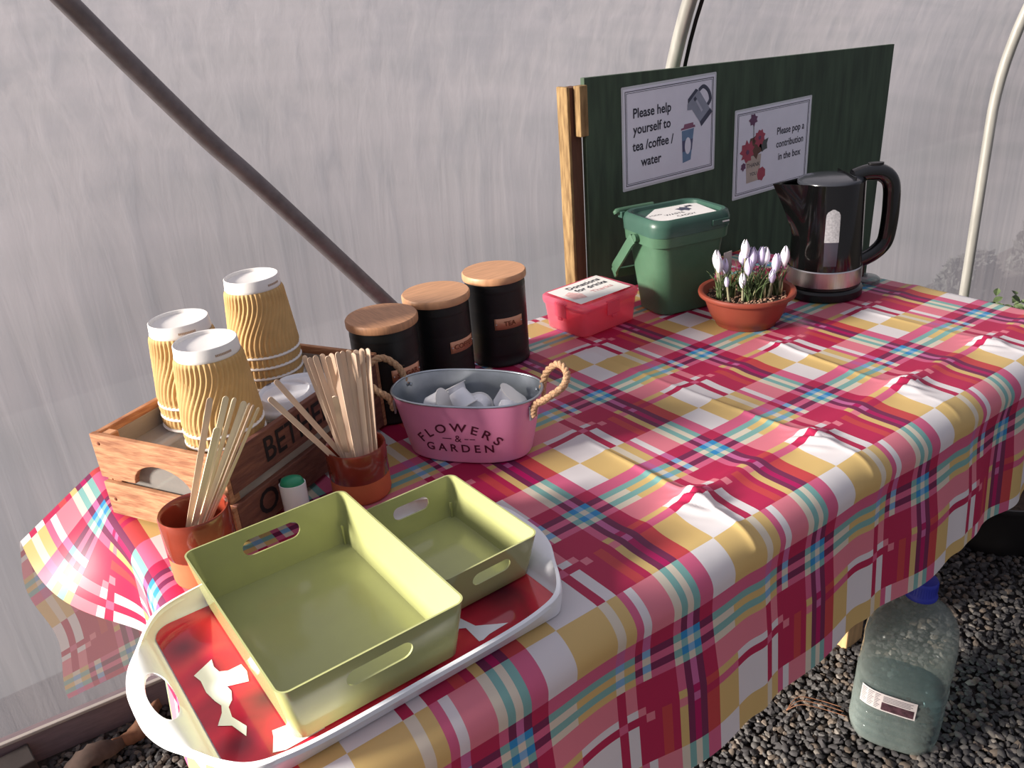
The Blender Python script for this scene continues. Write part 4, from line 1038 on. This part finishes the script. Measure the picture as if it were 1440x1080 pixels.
# ================================================================== CRATE
def crate():
    C_ = thing('wooden_crate', 'small wooden crate with stencilled letters and a clear liner', 'crate', -.279, .430, BASE, R(28.3))
    a, b, h, th = 0.1685, 0.1165, 0.130, 0.0085
    # long sides (front = -y)
    for sy_ in (-1, 1):
        for z0, z1 in ((0.006, 0.058), (0.074, h)):
            y0, y1 = (sy_*b, sy_*(b-th)); MB().box(-a, a, min(y0, y1), max(y0, y1), z0, z1).build('side_slat', crate_shaded if sy_ < 0 else crate_wood, C_, bevel=0.0012)
    for sx_ in (-1, 1):
        x0, x1 = sorted((sx_*a, sx_*(a+0.008)))
        MB().box(x0, x1, -b, b, 0.004, 0.056).build('end_slat', crate_wood, C_, bevel=0.0012)
        # upper slat with arched hand hole in its lower edge
        poly = [(-b, 0.064), (-0.052, 0.064)] + [(-0.052*math.cos(PI*i/14), 0.064+0.034*math.sin(PI*i/14)) for i in range(1, 14)] + [(0.052, 0.064), (b, 0.064), (b, h+0.001), (-b, h+0.001)]
        MB().prism(poly, x0, x1, lambda y, z, x: (x, y, z)).build('end_slat', crate_wood, C_, bevel=0.0012)
        for sy_ in (-1, 1):
            px0, px1 = sorted((sx_*(a-0.0005), sx_*(a-0.018))); py0, py1 = sorted((sy_*(b-th), sy_*(b-th-0.018)))
            MB().box(px0, px1, py0, py1, 0.0, h-0.002).build('corner_post', crate_wood, C_, bevel=0.002)
            nz_k = MB()
            for zz in (0.030, 0.118):
                MB().lathe([(0.003, 0), (0.002, 0.001), (0, 0.0012)], 10).xf(Matrix.Translation((sx_*(a+0.008), sy_*(b-0.014), zz)) @ Matrix.Rotation(sx_*PI/2, 4, 'Y')).build('nail_head', copper_dark, C_)
    for k in range(4): MB().box(-a, a, -b+th+0.001+k*0.054, -b+th+0.001+k*0.054+0.046, 0.0, 0.006).build('bottom_slat', crate_wood, C_)
    ys = -b-0.0006
    text_obj('BETHERS', 0.050, lambda x, y: (x*0.86-0.018, ys, y+0.101), black_ink, C_, bold=0.0006)
    text_obj('OL', 0.050, lambda x, y: (x-0.10, ys, y+0.032), black_ink, C_, bold=0.0006)
    text_obj('ZA', 0.050, lambda x, y: (x*1.06+0.055, ys, y+0.032), black_ink, C_, bold=0.0006)
    # liner
    ia, ib = a-0.021, b-th-0.002
    def rg(z, i=0.0, rr=0.012): return [(x, y, z) for x, y in rrect(a-0.004-i, ib-i, rr, 4)]
    lin_ = MB().loft([rg(0.008, .002), rg(0.120, 0.0), rg(0.120, 0.001), rg(0.094, 0.0015)], True, True).build('clear_liner', liner_m, C_, smooth=True, flat_angle=40)
    return C_
crate()

# ================================================================== CUPS
def cup_proto():
    c = thing('paper_cup', 'x', 'cup', 0, 0, 0)
    h, rb, rt = 0.120, 0.0395, 0.0530      # inverted: rim (rt) at the bottom
    def rad(z): return rt-0.0015 - (rt-0.0015-rb)*(z/h)
    # white shell: rim roll, wall, recessed base
    prof = [(rad(0.003)-0.0010, 0.004), (rt-0.0020, 0.0004), (rt, 0.0008), (rt+0.0010, 0.0025), (rt, 0.0042), (rad(0.006), 0.005), (rad(0.102), 0.102), (rad(0.104)+0.0012, 0.104), (rb+0.0022, 0.106), (rb+0.0012, h-0.001), (rb+0.0002, h), (rb-0.0012, h-0.0005), (rb-0.002, h-0.005), (rb-0.012, h-0.0065), (0, h-0.007)]
    MB().lathe(prof, 64).build('cup_body', white_paper, c, smooth=True, flat_angle=50)
    n, mz = 42*7, 30; rings = []
    for i in range(mz):
        f = i/(mz-1); z = 0.0055+(0.1025-0.0055)*f
        ph = 0.24*math.cos(PI*min(1, max(0, (f-0.12)/0.76)))
        e = min(1, min(f, 1-f)/0.05)
        rings.append([((rad(z)+0.0008+0.00125*e*(1+math.cos(42*(t+ph))))*math.cos(t), (rad(z)+0.0008+0.00125*e*(1+math.cos(42*(t+ph))))*math.sin(t), z) for t in [2*PI*j/n for j in range(n)]])
    MB().loft(rings, False, False).build('ripple_sleeve', kraft, c, smooth=True)
    mk = MB()
    q = random.Random(2)
    for k in range(11):
        t = R(250)+k*0.052; r = rb+0.0024; z0 = 0.1085
        w_ = 0.0009; mk.add([(r*math.cos(t-w_/r), r*math.sin(t-w_/r), z0), (r*math.cos(t+w_/r), r*math.sin(t+w_/r), z0), ((r-.0003)*math.cos(t+w_/r), (r-.0003)*math.sin(t+w_/r), z0+0.0030), ((r-.0003)*math.cos(t-w_/r), (r-.0003)*math.sin(t-w_/r), z0+0.0030)], [(0, 1, 2, 3)])
    mk.build('printed_mark', mat('brown_print', (184, 158, 138), 0.6), c)
    return c
cup0 = cup_proto(); first = True
stacks = [('left', -.338, .461, 0.097, 3, 'left stack of cups in the crate'), ('front', -.339, .345, 0.097, 3, 'front stack of cups in the crate'), ('tall', -.206, .520, 0.097, 4, 'right hand stack of cups in the crate')]
where = {'left': 'left rear stack', 'front': 'front stack by the stirrers', 'tall': 'tallest stack'}
posn = {3: ['lowest', 'middle', 'topmost'], 4: ['lowest', 'second lowest', 'third', 'topmost']}
for nm, x, y, z0, cnt, grp in stacks:
    for k in range(cnt):
        c = cup0 if first else copy_tree(cup0); first = False
        c.location = (x+0.0004*k, y-0.0003*k, z0+BASE+TZ+0.0172*k); c.rotation_euler = (0, 0, R({'left': 2, 'front': 18, 'tall': 34}[nm]) + 2.1*k*(k < cnt-1))
        c['group'] = grp
        c['label'] = 'upturned brown ripple paper cup, %s of the %s' % (posn[cnt][k], where[nm])
# sip lids
def lid_proto():
    c = thing('cup_lid', 'x', 'lid', 0, 0, 0)
    MB().lathe([(0.0440, 0.0), (0.0465, 0.0), (0.0475, 0.002), (0.0465, 0.006), (0.0440, 0.008), (0.0405, 0.010), (0.0385, 0.019), (0.0365, 0.021), (0.0345, 0.020), (0.0330, 0.016), (0.0, 0.0155)], 56).build('dome', white_plastic, c, smooth=True, flat_angle=60)
    MB().prism(stadium(0.0045, 0.0016, 6), 0.0212, 0.0214, lambda x, y, z: (x, y+0.0355, z)).build('sip_hole', mat('lid_hole', (90, 84, 92), 0.6), c)
    return c
l0 = lid_proto()
l0.location = (-0.228, 0.385, 0.0975+TZ+BASE); l0.rotation_euler = (0, 0, 0.2)
tag(l0, 'white plastic cup lid at the bottom of the pile beside the front cups', 'lid', 'cup lids in the crate')
l1 = copy_tree(l0); l1.location = (-0.236, 0.381, 0.1115+TZ+BASE); l1.rotation_euler = (R(2), R(-3), R(15))
l1['label'] = 'white plastic cup lid with a sip hole, topmost, beside the front cups'
l2 = copy_tree(l0); l2.location = (-0.196, 0.405, 0.1080+TZ+BASE); l2.rotation_euler = (R(4), R(9), 1.2)
l2['label'] = 'white plastic cup lid tilted behind the topmost lid'

# ================================================================== FLOOR THINGS
def water_bottle():
    W_ = thing('water_bottle', 'large clear plastic water bottle with a blue cap on the gravel', 'bottle', .664, -.120, -0.736, 0, rot=(R(2.5), R(1.0), R(25)))
    W_.scale = (1.0, 1.0, 1.06)
    N = 3.2
    def ring(r, z, n=64, k=1.0):
        pts = []
        for j in range(n):
            t = 2*PI*j/n; c_, s_ = math.cos(t), math.sin(t); e = 2/(2+(N-2)*k)
            pts.append((r*math.copysign(abs(c_)**e, c_), r*0.98*math.copysign(abs(s_)**e, s_), z))
        return pts
    P = [(0.060, 0.004), (0.070, 0.0), (0.078, 0.008), (0.0815, 0.022)]
    z = 0.030
    for k in range(6): P += [(0.0830, z), (0.0795, z+0.006), (0.0830, z+0.012)]; z += 0.0165
    P += [(0.0785, z+0.002), (0.0765, z+0.008)]; z += 0.014
    for k in range(3): P += [(0.0815, z), (0.0795, z+0.006), (0.0815, z+0.012)]; z += 0.0165
    P += [(0.081, 0.212), (0.077, 0.232), (0.066, 0.254), (0.050, 0.273), (0.034, 0.288), (0.0255, 0.296), (0.0245, 0.305)]
    rings = [ring(r, zz, k=1.0 if zz < 0.23 else max(0, 1-(zz-0.23)/0.06)) for r, zz in P]
    for r_ in rings:
        for i, p in enumerate(r_):
            w_ = 0.0018*noise.noise(Vector((p[0]*40, p[1]*40, p[2]*30))); l_ = math.hypot(p[0], p[1]); r_[i] = (p[0]*(1+w_/l_), p[1]*(1+w_/l_), p[2])
    MB().loft(rings, True, False).build('bottle_wall', jug_m, W_, smooth=True, flat_angle=70)
    wz = 0.085
    wr = [ring(r-0.002, zz) for r, zz in P if zz < wz]; wr.append(ring(0.0790, wz)); 
    mt, t, p = newmat('bottled_water'); nn = t.nodes; L = t.links; outn = [x for x in nn if x.type == 'OUTPUT_MATERIAL'][0]
    tr = nn.new('ShaderNodeBsdfTransparent'); tr.inputs[0].default_value = (0.62, 0.74, 0.76, 1)
    p.inputs['Base Color'].default_value = rgb(96, 118, 122); p.inputs['Roughness'].default_value = 0.05
    nz = nn.new('ShaderNodeTexNoise'); nz.inputs['Scale'].default_value = 25; bp = nn.new('ShaderNodeBump'); bp.inputs['Strength'].default_value = 0.2
    L.new(nz.outputs['Fac'], bp.inputs['Height']); L.new(bp.outputs[0], p.inputs['Normal'])
    m2 = nn.new('ShaderNodeMixShader'); m2.inputs[0].default_value = 0.16; L.new(tr.outputs[0], m2.inputs[1]); L.new(p.outputs[0], m2.inputs[2]); L.new(m2.outputs[0], outn.inputs[0])
    MB().loft(wr, True, True).build('water', mt, W_, smooth=True, flat_angle=50)
    cap = MB().lathe([(0.0225, 0.300), (0.0285, 0.300), (0.0290, 0.303), (0.0275, 0.307), (0.0265, 0.309), (0.0260, 0.330), (0.0240, 0.334), (0.0, 0.335)], 48)
    for j in range(36):
        t_ = 2*PI*j/36; cap.add([( (0.0266)*math.cos(t_+s_)*1.0, (0.0266)*math.sin(t_+s_), z_) for s_ in (-.03, .03) for z_ in (0.310, 0.329)], [(0, 1, 3, 2)])
    cap.build('cap', blue_cap, W_, smooth=True, flat_angle=40)
    # label on the camera side
    A = R(203-25)
    def onwall(u, v_, d=0.0016):
        t_ = A+u/0.085; c_, s_ = math.cos(t_), math.sin(t_); e = 2/N; r = 0.0825+d
        return (r*math.copysign(abs(c_)**e, c_), r*0.98*math.copysign(abs(s_)**e, s_), v_+0.112)
    def patch(u0, u1, v0, v1, d, mt_, nm): 
        MB().loft([[onwall(u0+(u1-u0)*i/8, v_, d) for i in range(9)] for v_ in (v0, v1)], False, False, closed=False).build(nm, mt_, W_)
    us = -0.018
    lab_m = mat('label_paper', (196, 188, 188), 0.5)
    patch(us-0.042, us+0.040, -0.019, 0.019, 0.0016, lab_m, 'label')
    tiny = mat('label_print', (96, 92, 98), 0.6, var=0.4, scale=900)
    for r_ in range(9):
        for (u0, u1) in ((-0.039, -0.024), (-0.022, -0.008), (-0.006, 0.004)):
            patch(us+u0, us+u1-0.002*(r_ % 3), 0.0145-r_*0.0037, 0.0158-r_*0.0037, 0.0020, tiny, 'label_print')
    patch(us+0.007, us+0.037, -0.016, 0.001, 0.0020, mat('label_photo', (70, 46, 54), 0.5, var=0.5, scale=160), 'label_picture')
    for r_ in range(4): patch(us+0.008, us+0.034-0.003*(r_ % 2), 0.0135-r_*0.0032, 0.0148-r_*0.0032, 0.0020, tiny, 'label_print')
water_bottle()
# dark tubs beyond the table
def tub(name, label, x, y, z, r, h):
    c = thing(name, label, 'tub', x, y, z, 0)
    MB().lathe([(0, 0.0), (r*0.78, 0.0), (r*0.80, 0.004), (r*0.93, h-0.02), (r*0.98, h-0.018), (r, h-0.01), (r*0.99, h), (r*0.95, h), (r*0.91, h-0.02), (r*0.80, h*0.5), (0, h*0.5)], 56).build('wall', dark_tub, c, smooth=True, flat_angle=40)
    MB().lathe([(r*0.82, h*0.52), (r*0.4, h*0.58), (0, h*0.6)], 32).build('compost', soil, c, smooth=True)
tub('planter_tub', 'wide black planter tub standing on the gravel under the far end', 1.44, .085, -0.738, 0.165, 0.155)
tub('planter_tub', 'second black planter tub further back under the table', 1.70, .42, -0.738, 0.15, 0.20)
# leafy plant by the wall at the far right
pl = thing('leafy_plant', 'low dark green leafy plant growing by the film beyond the table', 'plant', 2.42, .46, -0.738, 0)
q = random.Random(31); mbl = []
MB().tube([(0, 0, 0), (0.01, 0, 0.12), (0, 0.01, 0.24)], 0.006, 6).build('stem', leaf_green, pl)
lm_ = []
for k in range(3):
    s_ = 0.022+0.006*k; rows = []
    for i in range(5):
        f = i/4; wv = s_*0.42*math.sin(PI*(0.08+0.9*f)); rows.append([(-wv, s_*1.2*f, 0.004*math.sin(f*3)), (0, s_*1.2*f, -0.003), (wv, s_*1.2*f, 0.004*math.sin(f*3))])
    mb = MB().loft(rows, False, False, closed=False); me_ = bpy.data.meshes.new('leaf'); me_.from_pydata([tuple(v) for v in mb.v], [], mb.f); me_.materials.append(leaf_green); lm_.append(me_)
for k in range(260):
    o = bpy.data.objects.new('leaf', lm_[k % 3]); COL.objects.link(o); o.parent = pl
    a = q.random()*6.28; r = 0.15*math.sqrt(q.random()); zz = 0.06+0.20*q.random()
    o.location = (r*math.cos(a), r*math.sin(a), zz+0.02*q.random()); o.rotation_euler = (q.uniform(-.7, .7), q.uniform(-.7, .7), q.random()*6.28)
# shrubs outside the film, seen as dark shapes through it
def shrub(name, label, x, y, w_, h_, seed, mat_=None):
    c = thing(name, label, 'shrub', x, y, -0.77, 0); q = random.Random(seed)
    mb = MB()
    for k in range(2200):
        a = q.random()*6.28; f = q.random(); r = w_*math.sqrt(q.random())*(1-0.55*f); p = Vector((r*math.cos(a)*1.4, r*math.sin(a)*.5, h_*f))
        s_ = q.uniform(0.02, 0.045); d1 = Vector((q.uniform(-1, 1), q.uniform(-1, 1), q.uniform(-1, 1))).normalized(); d2 = d1.orthogonal().normalized()
        mb.add([p-d1*s_, p+d2*s_*.5, p+d1*s_, p-d2*s_*.5], [(0, 1, 2, 3)])
    mb.build('foliage', shrub_m, c, kind='stuff')
    MB().tube([(0, 0, 0), (0, 0, h_*0.7)], 0.015, 6).build('trunk', dark_timber, c)
shrub('shrub_outside', 'dim low shrub outside the film, seen behind the far corner of the cloth', 3.05, 1.00, 0.22, 0.20, 1)
shrub('shrub_outside', 'dim taller shrub outside the film at the far right edge', 3.85, 1.00, 0.26, 0.36, 2)

# litter at the foot of the wall
def litter(name, label, cat, x, y, L_, W_, yaw, seed, mt_, z=-0.732, curl=0.02):
    rows = []; q = random.Random(seed)
    for i in range(13):
        f = i/12; ww = W_*math.sin(PI*(0.05+0.9*f))**0.7*(0.85+0.3*q.random())
        rows.append([(L_*(f-.5), ww*(j/6-.5), curl*math.cos((j/6-.5)*3.0)+curl*0.6*math.sin(f*5+seed)+0.003*q.random()+curl*0.5) for j in range(7)])
    o = MB().loft(rows, False, False, closed=False).build(name, mt_, None, smooth=True)
    o.location = (x, y, z+TZ); o.rotation_euler = (0, 0, yaw); md = o.modifiers.new('s', 'SOLIDIFY'); md.thickness = 0.001
    tag(o, label, cat)
litter('dead_leaf', 'curled brown dead leaf on the gravel beside the tray handle', 'leaf', -.525, .868, .115, .05, 0.35, 3, dead_leaf)
litter('dead_leaf', 'dark crumpled leaf litter at the foot of the rail', 'leaf', -.63, .840, .14, .07, 0.1, 5, mat('dark_leaf', (78, 60, 52), 0.85, var=0.3))
o = MB().box(-0.09, 0.03, -0.03, 0.03, 0, 0.055).build('timber_offcut', dark_timber, None, bevel=0.003); o.location = (-.745, .905, TZ-0.738); o.rotation_euler = (0, 0, 0.1)
tag(o, 'dark timber offcut against the rail at the bottom left', 'timber')
tw = MB()
for k in range(3):
    q = random.Random(40+k); tw.tube(catmull([Vector((0.0, 0.0, 0.006)), Vector((0.03, 0.01*k, 0.018)), Vector((0.07, -0.01+0.012*k, 0.012)), Vector((0.11, -0.03+0.012*k, 0.008))], 5), 0.0009, 5)
o = tw.build('dry_twig', dead_leaf, None, smooth=True); o.location = (.53, .03, TZ-0.735); o.rotation_euler = (0, 0, -0.6); tag(o, 'thin reddish dry twig on the gravel below the cloth hem', 'twig')
